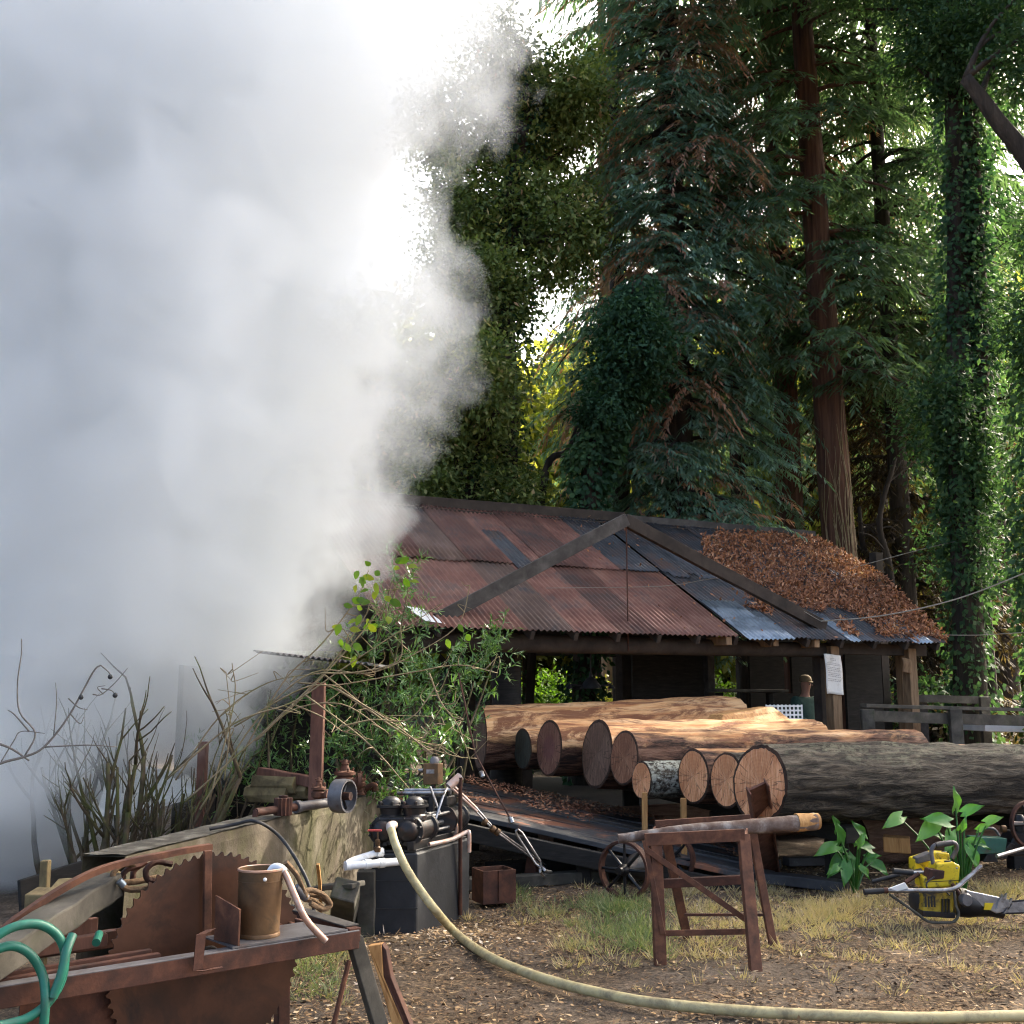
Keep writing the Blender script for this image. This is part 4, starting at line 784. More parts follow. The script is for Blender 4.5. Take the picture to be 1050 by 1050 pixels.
# bearers under the pile
for i, tt in enumerate((0.9, 3.2, 5.2)):
    p = gnd(779, 804, 0.9); o = at(779, 804, 9.8) ; o.z = 0; a = o + LA * tt + LN * -0.15; b = a + LN * 4.0
    T = thing("bearer_timber", ["dark bearer timber under the sawn ends of the pile", "dark bearer timber under the middle of the pile", "dark bearer timber under the right part of the pile"][i], "timber", a, "bearers under the log pile")
    MB().bar((a.x, a.y, 0.44), (b.x, b.y, 0.66), 0.2, 0.14, n=4, jit=.01).build("beam", M['darkwood'], T, bevel=0.01)
    for f in (0.06, 0.5, 0.94):
        q = a.lerp(b, f); MB().bar((q.x, q.y, -0.05), (q.x, q.y, 0.36 + .22 * f), 0.18, 0.18).build("block", M['darkwood'], T, bevel=0.01)
for px, py, Yd, lab in ((660, 826, 10.75, "short wooden stake under the smallest orange log end"), (700, 832, 10.55, "pale wooden stake under the narrow oval log end")):
    c = at(px, py, Yd); T = MB().bar((c.x, c.y, -0.05), (c.x + .01, c.y, c.z + .12), 0.06, 0.05).build("wooden_stake", M['orangewood'], bevel=0.004); tag(T, lab, "stake")

# ================================================================== THE YARD
Z = Vector((0, 0, 1))
def g(px, py, z=-0.015): return gnd(px, py, z)
def onyard(p): return Vector((p.x, p.y, gz(p.x, p.y)))
# ------------------------------------------------------------------ plank ramp in front of the pile
A, Bq, Cq, Dq = Vector((-0.53, 10.4, .74)), Vector((2.25, 10.05, .03)), Vector((-0.5, 13.1, .74)), Vector((2.8, 12.3, .12))
ramp = thing("loading_ramp", "black sawdust strewn plank ramp sloping down below the log pile", "ramp", (A.x, A.y, 0))
np_ = 12
for i in range(np_):
    f = (i + .5) / np_; a = A.lerp(Cq, f); b = Bq.lerp(Dq, f); d = (b - a); a2 = a - d.normalized() * 0.9; a2.z = a.z + .03; b2 = b + d.normalized() * random.uniform(-.35, .1)
    MB().bar(a2 + Vector((0, 0, random.uniform(-.012, .012))), b2, 0.205, 0.045, n=6, jit=.006).build("plank", M['deck'], ramp, bevel=0.006)
MB().bar(A + Vector((-.9, .02, -.10)), Bq + Vector((-.15, .02, -.09)), 0.10, 0.15, n=4, jit=.006).build("side_beam", M['darkwood'], ramp, bevel=0.008)
for f, fy in ((.02, 0), (.42, 0), (.02, 1), (.42, 1)):
    q = A.lerp(Bq, f).lerp(Cq.lerp(Dq, f), fy * .9 + .03); MB().bar((q.x, q.y, -0.1), (q.x, q.y, q.z - .15), .13, .13).build("leg", M['darkwood'], ramp, bevel=.008)
n = 7200; u_, v_ = rng.random(n), rng.random(n)
Pq = np.array([tuple(A.lerp(Bq, a).lerp(Cq.lerp(Dq, a), b) + Vector((0, 0, .027))) for a, b in zip(u_, v_)])
keep = np.array([mnoise.noise(Vector((p[0] * 1.2, p[1] * 1.6, 2))) + (p[1] - 11.1) * .4 > 0.1 for p in Pq]); Pq = Pq[keep]; n = len(Pq)
M['sawdust'] = leafmat("red_sawdust", [(0, (0.09, 0.035, 0.02)), (0.6, (0.20, 0.085, 0.045)), (1, (0.34, 0.19, 0.11))], 0, rough=.95)
tag(leaves("sawdust", Pq, unit(n) * [1, 1, .2], np.array([0, 0, 1.0]) + unit(n) * .4, rng.uniform(.02, .07, n), rng.uniform(.01, .025, n), rng.random(n), M['sawdust']), "rusty red bark crumbs strewn over the plank ramp", "sawdust", kind="stuff")
def timber(name, label, a, b, w_, h_, m, cat="timber", group=None, n=4, jit=.006, bevel=.008, up=(0, 0, 1)):
    """A timber or iron bar lying by itself: one mesh."""
    return tag(MB().bar(a, b, w_, h_, up, n, jit).build(name, M[m], bevel=bevel), label, cat, group)
timber("beam", "weathered grey timber lying along the ground under the turnbuckle", g(462, 913) + Z * .05, g(622, 905) + Z * .06, .14, .10, 'oldwood')
timber("beam", "long black beam with a pale worn end right of the sawhorse", g(662, 893) + Z * .06, g(868, 914) + Z * .04, .17, .09, 'beam')
timber("beam", "short black beam lying behind the pale ended beam", g(738, 893) + Z * .06, g(800, 893) + Z * .07, .12, .08, 'beam')
timber("beam", "black beam lying below the rusty brown log near the calla plant", g(806, 890) + Z * .06, g(935, 884) + Z * .06, .13, .08, 'beam')
timber("beam", "dark sleeper in the shade under the ramp", g(500, 900) + Z * .07, g(640, 890) + Z * .07, .16, .12, 'darkwood')

# ------------------------------------------------------------------ sawhorse of rusty angle iron with a pole laid on it
SHp = dict(fl=g(677, 990), fr=g(775, 997), br=g(793, 971), bl=g(705, 962))
tl, tr_ = at(661, 861, 7.22), at(763, 856, 7.30); tbl, tbr = at(672, 846, 7.75), at(769, 839.5, 7.85)
sh_ = thing("sawhorse", "rust red angle iron sawhorse standing in the grass with a pole on it", "sawhorse", (SHp['fl'] + SHp['br']) / 2)
def iron(a, b, name, m='rust_red', w_=.045, up=(0, 0, 1)):
    a, b = Vector(a), Vector(b); d = (b - a).normalized(); s = d.cross(Vector(up)); s = s.normalized() if s.length > .01 else Vector((1, 0, 0)); u = s.cross(d)
    q = MB().bar(a, b, w_, .006, up); q.bar(a + u * (-w_ / 2) + s * (w_ / 2 - .003), b + u * (-w_ / 2) + s * (w_ / 2 - .003), .006, w_, up); return q.build(name, M[m], sh_)
def flat(a, b, name, w_, th, m='rust_red'): return MB().bar(a, b, th, w_).build(name, M[m], sh_, bevel=.002)
def leg(a, b, w_=.07):
    a, b = Vector(a), Vector(b); d = (b - a).normalized(); x = Vector((1, .25, 0)); x = (x - d * x.dot(d)).normalized()
    y = d.cross(x); q = MB().bar(a, b, .008, w_, x); q.bar(a + x * (w_ / 2) + y * (w_ / 2 * 0), b + x * (w_ / 2), w_, .008, x)
    return MB().bar(a, b, w_ * .55, w_, x, 3, .002).build("leg", M['rust_red'], sh_, bevel=.003)
leg(tl + Vector((.07, .02, 0)), SHp['fl'], .075); leg(tr_ + Vector((-.0, .02, 0)), SHp['fr'], .075); leg(tbl + Vector((.05, 0, 0)), SHp['bl'], .06); leg(tbr, SHp['br'], .055)
flat(tl + Vector((-.0, 0, -.005)), at(680, 958, 7.2), "strut", .03, .02)
flat(tl, tr_, "top_rail", .075, .03); flat(tbl, tbr, "top_rail", .06, .03)
flat(at(681, 957, 7.21), at(771, 955, 7.26), "stretcher", .035, .012); flat(at(680, 906, 7.45), at(766, 901.5, 7.5), "shelf_rail", .055, .05, 'rust'); flat(at(702, 938, 7.75), at(786, 938, 7.85), "stretcher", .018, .015, 'rust')
flat(at(664, 872, 7.2), at(769, 946, 7.22), "diagonal_brace", .035, .012)
for a, b in ((tl, tbl), (tr_, tbr)): flat(a + Vector((0, 0, -.03)), b + Vector((0, 0, -.03)), "end_rail", .05, .012)
pole = bez([at(634, 860, 7.5), at(700, 852, 7.52), at(770, 847.5, 7.6), at(836, 842.5, 7.7)], 10)
T = thing("pole", "peeling forked pole laid across the sawhorse", "pole", pole[0])
M['polebark'] = mat("peeling_bark", [(0.3, (0.06, 0.03, 0.02)), (0.5, (0.14, 0.10, 0.08)), (0.7, (0.33, 0.30, 0.27))], 9, rough=.9, bump=.5, bscale=25, bdist=.006)
MB().tube(pole, [.030 + .028 * (i / (len(pole) - 1)) for i in range(len(pole))], 14, jit=.06).build("bark", M['polebark'], T, smooth=True)
e = pole[-1]; dr = (pole[-1] - pole[-2]).normalized()
MB().tube([e - dr * .14, e + dr * .02], [.060, .054], 14, jit=.08).build("broken_end", M['orangewood'], T, smooth=True)
# leaning channel board against the biggest log
T = thing("leaning_board", "rust red channel board leaning against the biggest log behind the sawhorse", "board", g(788, 893))
a, b = at(776, 806, 9.35), Vector(g(789, 897)) + Z * .0
d = (b - a).normalized(); MB().bar(a, b, .15, .02, (0, -1, 0)).build("web", M['redwood'], T, bevel=.002)
sx = d.cross(Vector((0, -1, 0))).normalized()
for k in (-1, 1): MB().bar(a + sx * (k * .082) + Vector((0, -.03, 0)), b + sx * (k * .082) + Vector((0, -.03, 0)), .013, .08, (0, -1, 0)).build("flange", M['redwood'], T, bevel=.002)

# ------------------------------------------------------------------ cart axle with two rusty wheels
def wheel(c, axis, r, wd, parent, name="wheel", ns=8, m='rust', hub=.05):
    """Iron wheel: rim with tyre flange, hub, spokes (one part with two sub-parts)."""
    ax = Vector(axis).normalized(); u = ax.cross(Z).normalized(); v = ax.cross(u)
    o = MB().lathe([(r, -wd / 2), (r + .006, 0), (r, wd / 2), (r - .02, wd / 2), (r - .016, 0), (r - .02, -wd / 2)], c, ax, 40, True).build(name, M[m], parent, smooth=True)
    MB().lathe([(.012, -wd * .9), (hub * .7, -wd * .9), (hub, -wd * .4), (hub, wd * .4), (hub * .7, wd * .9), (.012, wd * .9)], c, ax, 20).build("hub", M['iron'], o, smooth=True)
    q = MB()
    for k in range(ns):
        t = 2 * math.pi * k / ns; dd = u * math.cos(t) + v * math.sin(t); q.tube([Vector(c) + dd * hub * .9, Vector(c) + dd * (r - .012)], [.016, .011], 6)
    q.build("spoke", M['iron'], o, smooth=True); return o
ca = g(641, 922); 
axd = Vector((0.52, 0.72, 0)).normalized()
cart = thing("wheel_axle", "old rusty cart axle with two spoked iron wheels behind the sawhorse", "cart axle", ca)
c0 = Vector((ca.x, ca.y, .22)); c1 = c0 + axd * .85
wheel(c0, axd, .235, .07, cart); wheel(c1, axd, .215, .07, cart)
MB().lathe([(.03, -.1), (.04, .05), (.07, .12), (.11, .2), (.12, .34), (.10, .46), (.05, .56), (.035, .95)], c0, axd, 20).build("axle_housing", M['iron'], cart, smooth=True)

# ------------------------------------------------------------------ guy cables, turnbuckle, iron crate
anchor = g(566, 905) + Z * .03
T = thing("turnbuckle_cable", "steel cable with long turnbuckle and shackle anchored at the ground timber", "cable", anchor)
a1 = at(470, 690, 9.4); k1 = at(523, 839, 9.2); k2 = at(530, 851, 9.2); k3 = at(554, 888, 9.3)
MB().tube([a1, at(487, 772, 9.3), at(505, 806, 9.25), k1], .008, 6).build("cable", M['rust'], T, smooth=True)
for p in (at(494, 794, 9.28), at(524, 841, 9.2)): MB().lathe([(.01, -.03), (.022, -.02), (.022, .02), (.01, .03)], p, (k1 - a1), 10).build("cable_clamp", M['steel'], T, smooth=True)
dd = (k3 - k2).normalized(); sd_ = dd.cross(Vector((0, 1, 0))).normalized() * .022
lp = [k2 + sd_ * .4, k2 + dd * .04 + sd_, k3 - dd * .04 + sd_, k3 + sd_ * .4, k3 - sd_ * .4, k3 - dd * .04 - sd_, k2 + dd * .04 - sd_, k2 - sd_ * .4, k2 + sd_ * .4]
MB().tube(lp, .010, 8).build("turnbuckle", M['steel'], T, smooth=True)
MB().tube(bez([k3, k3 + dd * .06 + sd_ * .8, anchor + Vector((.0, 0, .06)), anchor, anchor + Vector((-.05, 0, .01)), k3 + dd * .05 - sd_ * 1.2, k3], 4), .012, 8).build("shackle", M['steel'], T, smooth=True)
T = thing("guy_cable", "double guy cable with brass clamp running beside the turnbuckle to the pump", "cable", anchor)
for off in (0, .03):
    MB().tube([at(461, 806, 8.9) + Z * off, at(489, 832 - off * 90, 9.0)], .012, 8).build("link_rod", M['pinkpipe'], T, smooth=True)
    MB().tube([at(489, 833, 9.0) + Z * off, at(505, 850, 9.05) + Z * off * .6, anchor + Vector((-.06, -.02, .1 + off))], .008, 6).build("cable", M['steel'], T, smooth=True)
for p in ((497, 843), (505, 850), (510, 853)): MB().lathe([(.01, -.02), (.03, -.015), (.03, .015), (.01, .02)], at(*p, 9.02), (1, .3, -.8), 10).build("cable_clamp", M['brass'], T, smooth=True)
def tilted(o, ang): return Matrix.Translation(Vector(o)) @ Matrix.Rotation(ang, 4, 'Z')
fm = tilted(g(506, 924), R(24)); T = thing("iron_box", "open rusty iron box on the ground beside the tarred pump block", "box", mw=fm)
b = MB(); 
for x in (-.14, .14): b.box((x, 0, .13), (.012, .24, .26))
b.box((0, .12, .13), (.28, .012, .26)).box((0, 0, .02), (.28, .24, .012)); b.build("shell", M['rust_red'], T, local=True, bevel=.003)
MB().box((0, -.122, .13), (.292, .012, .26)).build("front_plate", M['rust'], T, local=True, bevel=.003)
MB().box((0, -.133, .14), (.025, .01, .24)).build("strap", M['rust'], T, local=True); MB().box((0, 0, .2), (.262, .225, .02)).build("contents", M['darkwood'], T, local=True)
T = tag(MB().prism([g(536, 906) + Z * v for v in (0,)] + [g(551, 906), g(549, 906) + Z * .22, g(540, 906) + Z * .24], (0.2, 1, 0), .14).build("rusty_block", M['rust'], bevel=.01), "small rusty iron block under the guy cables", "block")

# ------------------------------------------------------------------ concrete wall with machine parts on it
WH = .80; w0 = gnd(393, 812, WH); w1 = gnd(140, 874.5, WH); wd = (w1 - w0).normalized(); w2 = w1 + wd * .1; wn = Vector((-wd.y, wd.x, 0)); 
if wn.x > 0: wn = -wn
T = thing("concrete_wall", "low mossy old concrete wall running back to the pump", "wall", (w0.x, w0.y, 0))
L_ = (w2 - w0).length; nl = 90; rows = 14; V = []; F = []
for i in range(nl + 1):
    s = L_ * i / nl
    for j in range(rows + 1):
        h = -0.1 + (WH + .1) * j / rows; chip = 0
        if j == rows: chip = -.008 + .012 * mnoise.noise(Vector((s * 3, 0, 4)))
        p = Vector((w0.x, w0.y, 0)) + wd * s + Z * (h + chip) + wn * (-.0 + .012 * mnoise.noise(Vector((s * 2, h * 3, 0))) + (.012 if j == rows else 0)); V.append(tuple(p))
for i in range(nl):
    for j in range(rows): F.append((i * (rows + 1) + j, (i + 1) * (rows + 1) + j, (i + 1) * (rows + 1) + j + 1, i * (rows + 1) + j + 1))
k = len(V)
for i in range(nl + 1):
    s = L_ * i / nl; p = Vector((w0.x, w0.y, 0)) + wd * s + wn * (.26 + .02 * mnoise.noise(Vector((s * 2, 5, 0)))); V += [(p.x, p.y, WH - .01 + .02 * mnoise.noise(Vector((s * 3, 9, 4)))), (p.x, p.y, -.1)]
for i in range(nl):
    F.append((i * (rows + 1) + rows, (i + 1) * (rows + 1) + rows, k + 2 * i + 2, k + 2 * i)); F.append((k + 2 * i, k + 2 * i + 2, k + 2 * i + 3, k + 2 * i + 1))
F.append(tuple(range(rows + 1))[::-1] + (k, k + 1)[0:2])
me = bpy.data.meshes.new("wall_face"); me.from_pydata(V, [], F); me.update(); o = add_mesh("wall_face", me, M['concrete'], T)
V = []; F = []
for i in range(nl + 1):
    s = L_ * i / nl
    for j in range(4):
        p = Vector((w0.x, w0.y, 0)) + wd * s + wn * (.005 + .25 * j / 3 + (.02 * mnoise.noise(Vector((s * 5, j, 2))))); V.append((p.x, p.y, WH + .002 + .008 * mnoise.noise(Vector((s * 4, j * 1.3, 1)))))
for i in range(nl):
    for j in range(3): F.append((i * 4 + j, (i + 1) * 4 + j, (i + 1) * 4 + j + 1, i * 4 + j + 1))
me = bpy.data.meshes.new("top_face"); me.from_pydata(V, [], F); me.update(); me.shade_smooth(); o = add_mesh("top_face", me, M['conc_top'], T)
WT = WH + .015
a, b = gnd(262, 833, WT + .04), gnd(349, 821.5, WT + .05)
T = thing("pipe", "grey steel pipe lying along the top of the concrete wall", "pipe", a)
MB().tube([a.lerp(b, .48), a.lerp(b, .96)], [.034, .034], 14).build("barrel", M['greysteel'], T, smooth=True); MB().tube([a, a.lerp(b, .22), a.lerp(b, .48)], .028, 12).build("rusty_end", M['rust'], T, smooth=True)
MB().tube([a + Vector((0, 0, -.03)), a, a.lerp(b, .06)], .022, 8).build("elbow", M['rust'], T, smooth=True); MB().lathe([(.02, -.02), (.045, -.02), (.045, .02), (.02, .02)], a.lerp(b, .47), b - a, 14).build("collar", M['greysteel'], T, smooth=True)
MB().tube([b, b + (b - a).normalized() * .07], .013, 8).build("nozzle", M['steel'], T, smooth=True)
c = gnd(290, 836, WT); T = thing("fluted_gear", "fluted rusty iron pinion standing on the concrete wall", "gear", c)
q = MB(); V = []
for k in range(28): V.append(Vector((c.x, c.y, c.z)) + Vector((math.cos(6.2832 * k / 28), math.sin(6.2832 * k / 28), 0)) * (.066 if k % 2 else .052))
q.prism(V, Z, .12).build("toothed_body", M['rust'], T, bevel=.003); MB().lathe([(.0, .12), (.03, .12), (.034, .135), (.012, .137), (.012, .121)], c, Z, 16).build("hub", M['rust'], T, smooth=True)
c = gnd(351, 822, WT + .075); T = thing("flat_pulley", "broad rimmed grey iron pulley on the concrete wall", "pulley", (c.x, c.y, WT))
pa = Vector((.85, -.35, 0)).normalized(); c = Vector((c.x, c.y, WT + .115))
MB().lathe([(.118, -.055), (.122, 0), (.118, .055), (.106, .055), (.108, 0), (.106, -.055)], c, pa, 40, True).build("rim", M['greysteel'], T, smooth=True)
MB().lathe([(.01, -.07), (.028, -.07), (.03, .07), (.01, .07)], c, pa, 16).build("hub", M['rust'], T, smooth=True)
q = MB(); u = pa.cross(Z).normalized()
for k in range(6): 
    dd = u * math.cos(k * 1.047) + Z * math.sin(k * 1.047); q.tube([c + dd * .025, c + dd * .108], .011, 6)
q.build("spoke", M['iron'], T, smooth=True)
def valve(label, px, py, h, r, side, m='rust_red', zb=WT):
    c = gnd(px, py, zb); T = thing("rusty_valve", label, "valve", c)
    MB().lathe([(r * .9, 0), (r * .9, h * .08), (r * .6, h * .1), (r * .6, h * .3), (r * .95, h * .36), (r, h * .5), (r * .7, h * .58), (r * 1.05, h * .6), (r * 1.05, h * .68), (r * .5, h * .72), (r * .32, h * .86), (r * .4, h * .88), (r * .2, h)], c, Z, 18).build("body", M[m], T, smooth=True)
    cc = c + Z * h * .42; MB().lathe([(r * .4, 0), (r * .45, r * 1.2), (r * .8, r * 1.25), (r * .8, r * 1.6), (r * .3, r * 1.62)], cc, side, 14).build("side_flange", M[m], T, smooth=True)
    for k in range(4): MB().lathe([(.008, 0), (.008, .03), (.0, .034)], c + Vector((math.cos(k * 1.57 + .5), math.sin(k * 1.57 + .5), 0)) * r * .85 + Z * h * .68, Z, 6).build("bolt", M[m], T)
    MB().tube([c + Z * h * .95 + Vector((-r * .5, 0, 0)), c + Z * h * .95 + Vector((r * .5, 0, 0))], r * .12, 6).build("stem_bar", M[m], T, smooth=True)
valve("narrow rusty valve just left of the broad pulley", 326, 828, .22, .055, (1, -.3, 0)); valve("dome topped rusty valve behind the broad pulley", 353, 818, .31, .085, (1, .2, 0)); valve("smaller rusty valve right of the dome topped one", 369, 815, .20, .05, (-1, 0, 0))
c = gnd(380, 814, WT); T = thing("flange_elbow", "short rusty pipe elbow at the far corner of the concrete wall", "elbow", c)
MB().tube(bez([c + Vector((-.09, 0, .02)), c + Vector((-.03, 0, .05)), c + Vector((.03, -.0, .07)), c + Vector((.04, 0, .02))], 5), .03, 12).build("bend", M['rust_red'], T, smooth=True); MB().lathe([(.05, -.012), (.05, .012)], c + Vector((-.06, 0, .04)), (1, 0, .4), 16).build("flange", M['redwood'], T, smooth=True)
# black cable over the wall
timberless = bez([gnd(215, 850, WT), gnd(240, 845.5, WT + .02), gnd(262, 842, WT + .05), at(285, 856, 7.2), at(304, 882, 7.05), at(318, 912, 7.0), at(324, 950, 7.0)], 6)
tag(MB().tube(timberless, .011, 8).build("black_cable", M['black'], smooth=True), "black cable arching over the concrete wall behind the pail", "cable")

# ------------------------------------------------------------------ dark lean-to behind the wall, its post, firewood, sheet
T = thing("lean_to", "small dark lean to with a grey iron roof behind the concrete wall", "lean-to", (at(300, 720, 10.6).x, 10.6, 0))
ra, rb_ = at(262, 668, 10.2), at(380, 681, 10.2); rz = ra.z
V = []; F = []; nn_ = 150
for j, yy in enumerate((-.1, 1.8)):
    for i in range(nn_ + 1): p = ra.lerp(rb_, i / nn_ * 1.0); V.append((p.x, p.y + yy, p.z + .03 * j + .012 * math.sin(i * .83)))
F = [(i, i + 1, nn_ + 2 + i, nn_ + 1 + i) for i in range(nn_)]
me = bpy.data.meshes.new("roof"); me.from_pydata(V, [], F); me.update(); o = add_mesh("roof", me, M['slate'], T); s_ = o.modifiers.new("t", 'SOLIDIFY'); s_.thickness = .004
a = at(323, 820, 9.35); MB().bar((a.x, a.y, -.05), (a.x + .005, a.y, at(323, 700, 9.35).z), .105, .105).build("post", M['redwood'], T, bevel=.006)
a = at(206, 820, 10.1); MB().bar((a.x, a.y, -.05), (a.x, a.y, 1.25), .08, .08).build("post", M['redwood'], T, bevel=.006)
MB().bar((at(225, 700, 12).x, 12.0, .95), (at(385, 700, 12).x, 12.0, .95), .05, 2.0).build("back_wall", M['darkwood'], T)
MB().bar((at(225, 700, 12).x, 10.6, .95), (at(225, 700, 12).x, 11.96, .95), .05, 2.0).build("side_wall", M['darkwood'], T)
M['mossy'] = mat("mossy_split_wood", [(0.3, (0.07, 0.05, 0.025)), (0.6, (0.20, 0.15, 0.07)), (0.8, (0.30, 0.26, 0.10))], 8, rough=.9, bump=.4, bscale=25, bdist=.005)
for i, (px, py, s, lab) in enumerate([(285, 806, .10, "largest mossy yellow split log inside the lean to"), (276, 816, .08, "mossy split log at the left below the largest one"), (298, 812, .09, "split log lying right of the largest mossy one"), (310, 808, .07, "grey ended round log nearest the lean to post")]):
    c = at(px, py, 9.9); o = MB().tube([c + Vector((-.2, .1, 0)), c + Vector((.2, -.12, .02))], [s, s * .9], 7, jit=.18).build("split_log", M['mossy' if i < 3 else 'oldwood']); tag(o, lab, "firewood", "firewood in the lean to")
timber("beam", "dark pole lying across the lean to above the firewood", at(266, 792, 10.0), at(325, 803, 9.7), .09, .09, 'redwood')
T = tag(MB().prism([at(98, 838, 9.9), at(150, 832, 10.2), at(186, 822, 10.4), at(204, 809, 10.5), at(192, 795, 10.8), at(150, 786, 10.7), at(108, 800, 10.2)], (0.1, 1, 0.3), .015).build("white_sheet", M['white']), "white metal sheet lying behind the bare mossy shrub", "sheet")
MB()
timber("dark_filler_board", "low dark board added to fill the dark area behind the bare shrub at the left", at(20, 925, 8.6), at(205, 866, 10.0), .04, .32, 'darkwood', cat="fence")  # dark board added where there is only a dark stretch
timber("mossy_log", "yellow mossy log lying left of the bare shrub", at(35, 930, 6.4), at(80, 912, 6.8), .13, .13, 'mossy', cat="log", jit=.02)
timber("stake", "thin mossy stake standing left of the bare shrub", (at(49, 890, 6.9).x, 6.9, -.05), at(47, 882, 6.9), .06, .05, 'mossy', cat="stake")

# ------------------------------------------------------------------ steam pump on its tarred block
bo = g(427, 957); ex = Vector((1, .06, 0)).normalized(); ey = Vector((.36, .93, 0)).normalized()
bl_ = bo - ex * .34; BHt = .55
T = thing("tarred_block", "black tarred timber block carrying the steam pump", "block", bo)
MB().prism([bl_ - Z * .05, bo - Z * .05, bo + ey * .95 - Z * .05, bl_ + ey * .95 - Z * .05], Z, BHt + .05).build("block", M['box'], T, bevel=.015)
MB().prism([bl_ + Z * BHt + ex * .02 + ey * .02, bo + Z * BHt - ex * .02 + ey * .02, bo + ey * .93 + Z * BHt - ex * .02, bl_ + ey * .93 + Z * BHt + ex * .02], Z, .018).build("cap_plate", M['iron'], T, bevel=.004)
for zz in (.17, .36): MB().bar(bl_ + Z * zz - Vector((0.01, .006, 0)), bo + Z * zz + Vector((.006, -.006, 0)), .006, .008).build("plank_joint", M['black'], T)
pm = Matrix((( ex.x, ey.x, 0), (ex.y, ey.y, 0), (0, 0, 1))).to_4x4(); pmo = (bl_ + bo) / 2 + Z * (BHt + .018); pm.translation = pmo
pump = thing("steam_pump", "black iron steam pump with bolted cylinder heads and brass oiler", "pump", pmo)
def PB(): return MB(pm)
def pcyl(name, c, axis, prof, m='iron', n=26): return PB().lathe(prof, c, axis, n).build(name, M[m], pump, smooth=True)
for sx_ in (-.085, .085):
    cy_ = pcyl("cylinder", (sx_ * 1.05, .05, .13), (0, 1, 0), [(.0, -.075), (.055, -.07), (.075, -.05), (.078, -.02), (.105, -.02), (.105, .01), (.085, .015), (.085, .22), (.105, .225), (.105, .255), (.0, .255)])
    for k in range(8): PB().lathe([(.009, -.026), (.009, .0), (.0, .0)][:2], (sx_ * 1.05 + math.cos(k * .785 + .3) * .092, .03, .13 + math.sin(k * .785 + .3) * .092), (0, 1, 0), 6).build("bolt", M['iron'], pump)
    pcyl("valve_dome", (sx_, .13, .20), (0, 0, 1), [(.085, 0), (.085, .03), (.072, .04), (.078, .085), (.096, .09), (.096, .108), (.07, .112), (.062, .14), (.035, .165), (.0, .17)])
    for k in range(6): PB().lathe([(.011, 0), (.011, .026), (.004, .03)], (sx_ + math.cos(k * 1.05) * .083, .13 + math.sin(k * 1.05) * .083, .305), (0, 0, 1), 6).build("nut", M['iron'], pump)
    pcyl("steam_cylinder", (sx_ * 1.05, .62, .15), (0, 1, 0), [(.0, -.01), (.11, -.01), (.11, .015), (.092, .02), (.092, .22), (.11, .225), (.11, .25), (.0, .25)])
    for dz, dx in ((.06, .05), (-.05, .05), (.06, -.05)): PB().tube([(sx_ * 1.05 + dx, .30, .15 + dz), (sx_ * 1.05 + dx, .62, .15 + dz)], .013, 8).build("tie_rod", M['steel'], pump, smooth=True)
    PB().tube([(sx_, .28, .13), (sx_, .64, .14)], .02, 10).build("piston_rod", M['steel'], pump, smooth=True)
PB().box((0, .15, .19), (.30, .28, .08)).build("valve_chest", M['iron'], pump, bevel=.015)
PB().box((0, .72, .29), (.24, .18, .08)).build("steam_chest", M['iron'], pump, bevel=.012)
for x in (-.12, .12): PB().box((x, .42, .03), (.05, .85, .06)).build("bed_rail", M['iron'], pump, bevel=.006)
for y_ in (.40, .52): PB().tube([(-.16, y_, .33 + y_ * .1), (.19, y_, .33 + y_ * .1)], .014, 8).build("rocker_shaft", M['steel'], pump, smooth=True)
for y_, x in ((.36, -.04), (.44, .08), (.5, -.1)): PB().box((x, y_, .30), (.035, .035, .14)).build("rocker_bracket", M['iron'], pump, bevel=.004)
for k in range(5): PB().lathe([(.0, 0), (.018, .0), (.02, .04), (.008, .05), (.0, .055)], (-.12 + .06 * k, .66 + .03 * (k % 2), .33), (0, 0, 1), 10).build("oil_cup", M['iron'], pump, smooth=True)
PB().tube([(.16, .40, .22), (.10, .36, .42)], .008, 6).build("lever", M['steel'], pump, smooth=True)
oil = PB().box((.02, .60, .50), (.115, .10, .16)).build("oiler", M['brass'], pump, bevel=.006)
PB().lathe([(.0, 0), (.035, 0), (.035, .03), (.02, .05), (.0, .052)], (.03, .60, .58), (0, 0, 1), 14).build("filler_cap", M['greysteel'], oil, smooth=True)
PB().box((.02, .548, .52), (.06, .006, .03)).build("name_plate", M['steel'], oil); PB().bar((.02, .60, .32), (.02, .60, .42), .03, .03, (0, 1, 0)).build("bracket", M['iron'], oil)
for k in range(3): PB().lathe([(.01, 0), (.014, .01), (.01, .035), (.0, .035)], (-.04, .56 + .04 * k, .53), (-1, 0, 0), 8).build("drip_glass", M['steel'], oil, smooth=True)
MB().tube([at(460, 807, 8.7), at(472, 796, 8.75)], .034, 14).build("exhaust_pipe", M['pinkpipe'], pump, smooth=True)
MB().tube(bez([at(446, 842, 8.5), at(455, 815, 8.6), at(460, 806, 8.7)], 4), .010, 6).build("feed_pipe", M['steel'], pump, smooth=True)
MB().tube(bez([at(440, 866, 8.35), at(462, 861, 8.5), at(478, 853.5, 8.6), at(481, 855, 8.6), at(481, 874, 8.6)], 5), .016, 10).build("drain_pipe", M['pinkpipe'], pump, smooth=True)
MB().tube(bez([at(459, 833, 8.8), at(466, 840, 8.8), at(468, 852, 8.8), at(464, 862, 8.8)], 5), .015, 10).build("steam_pipe", M['pinkpipe'], pump, smooth=True)
MB().tube(bez([at(404, 846, 8.12), at(400, 847, 8.05), at(402, 854, 8.0)], 4), .030, 12).build("outlet_elbow", M['pinkpipe'], pump, smooth=True)
tag(MB().tube([g(472, 938), at(472, 797, 8.72)], .016, 10).build("rusty_rod", M['rust'], smooth=True), "thin upright rusty rod at the right of the steam pump", "rod")
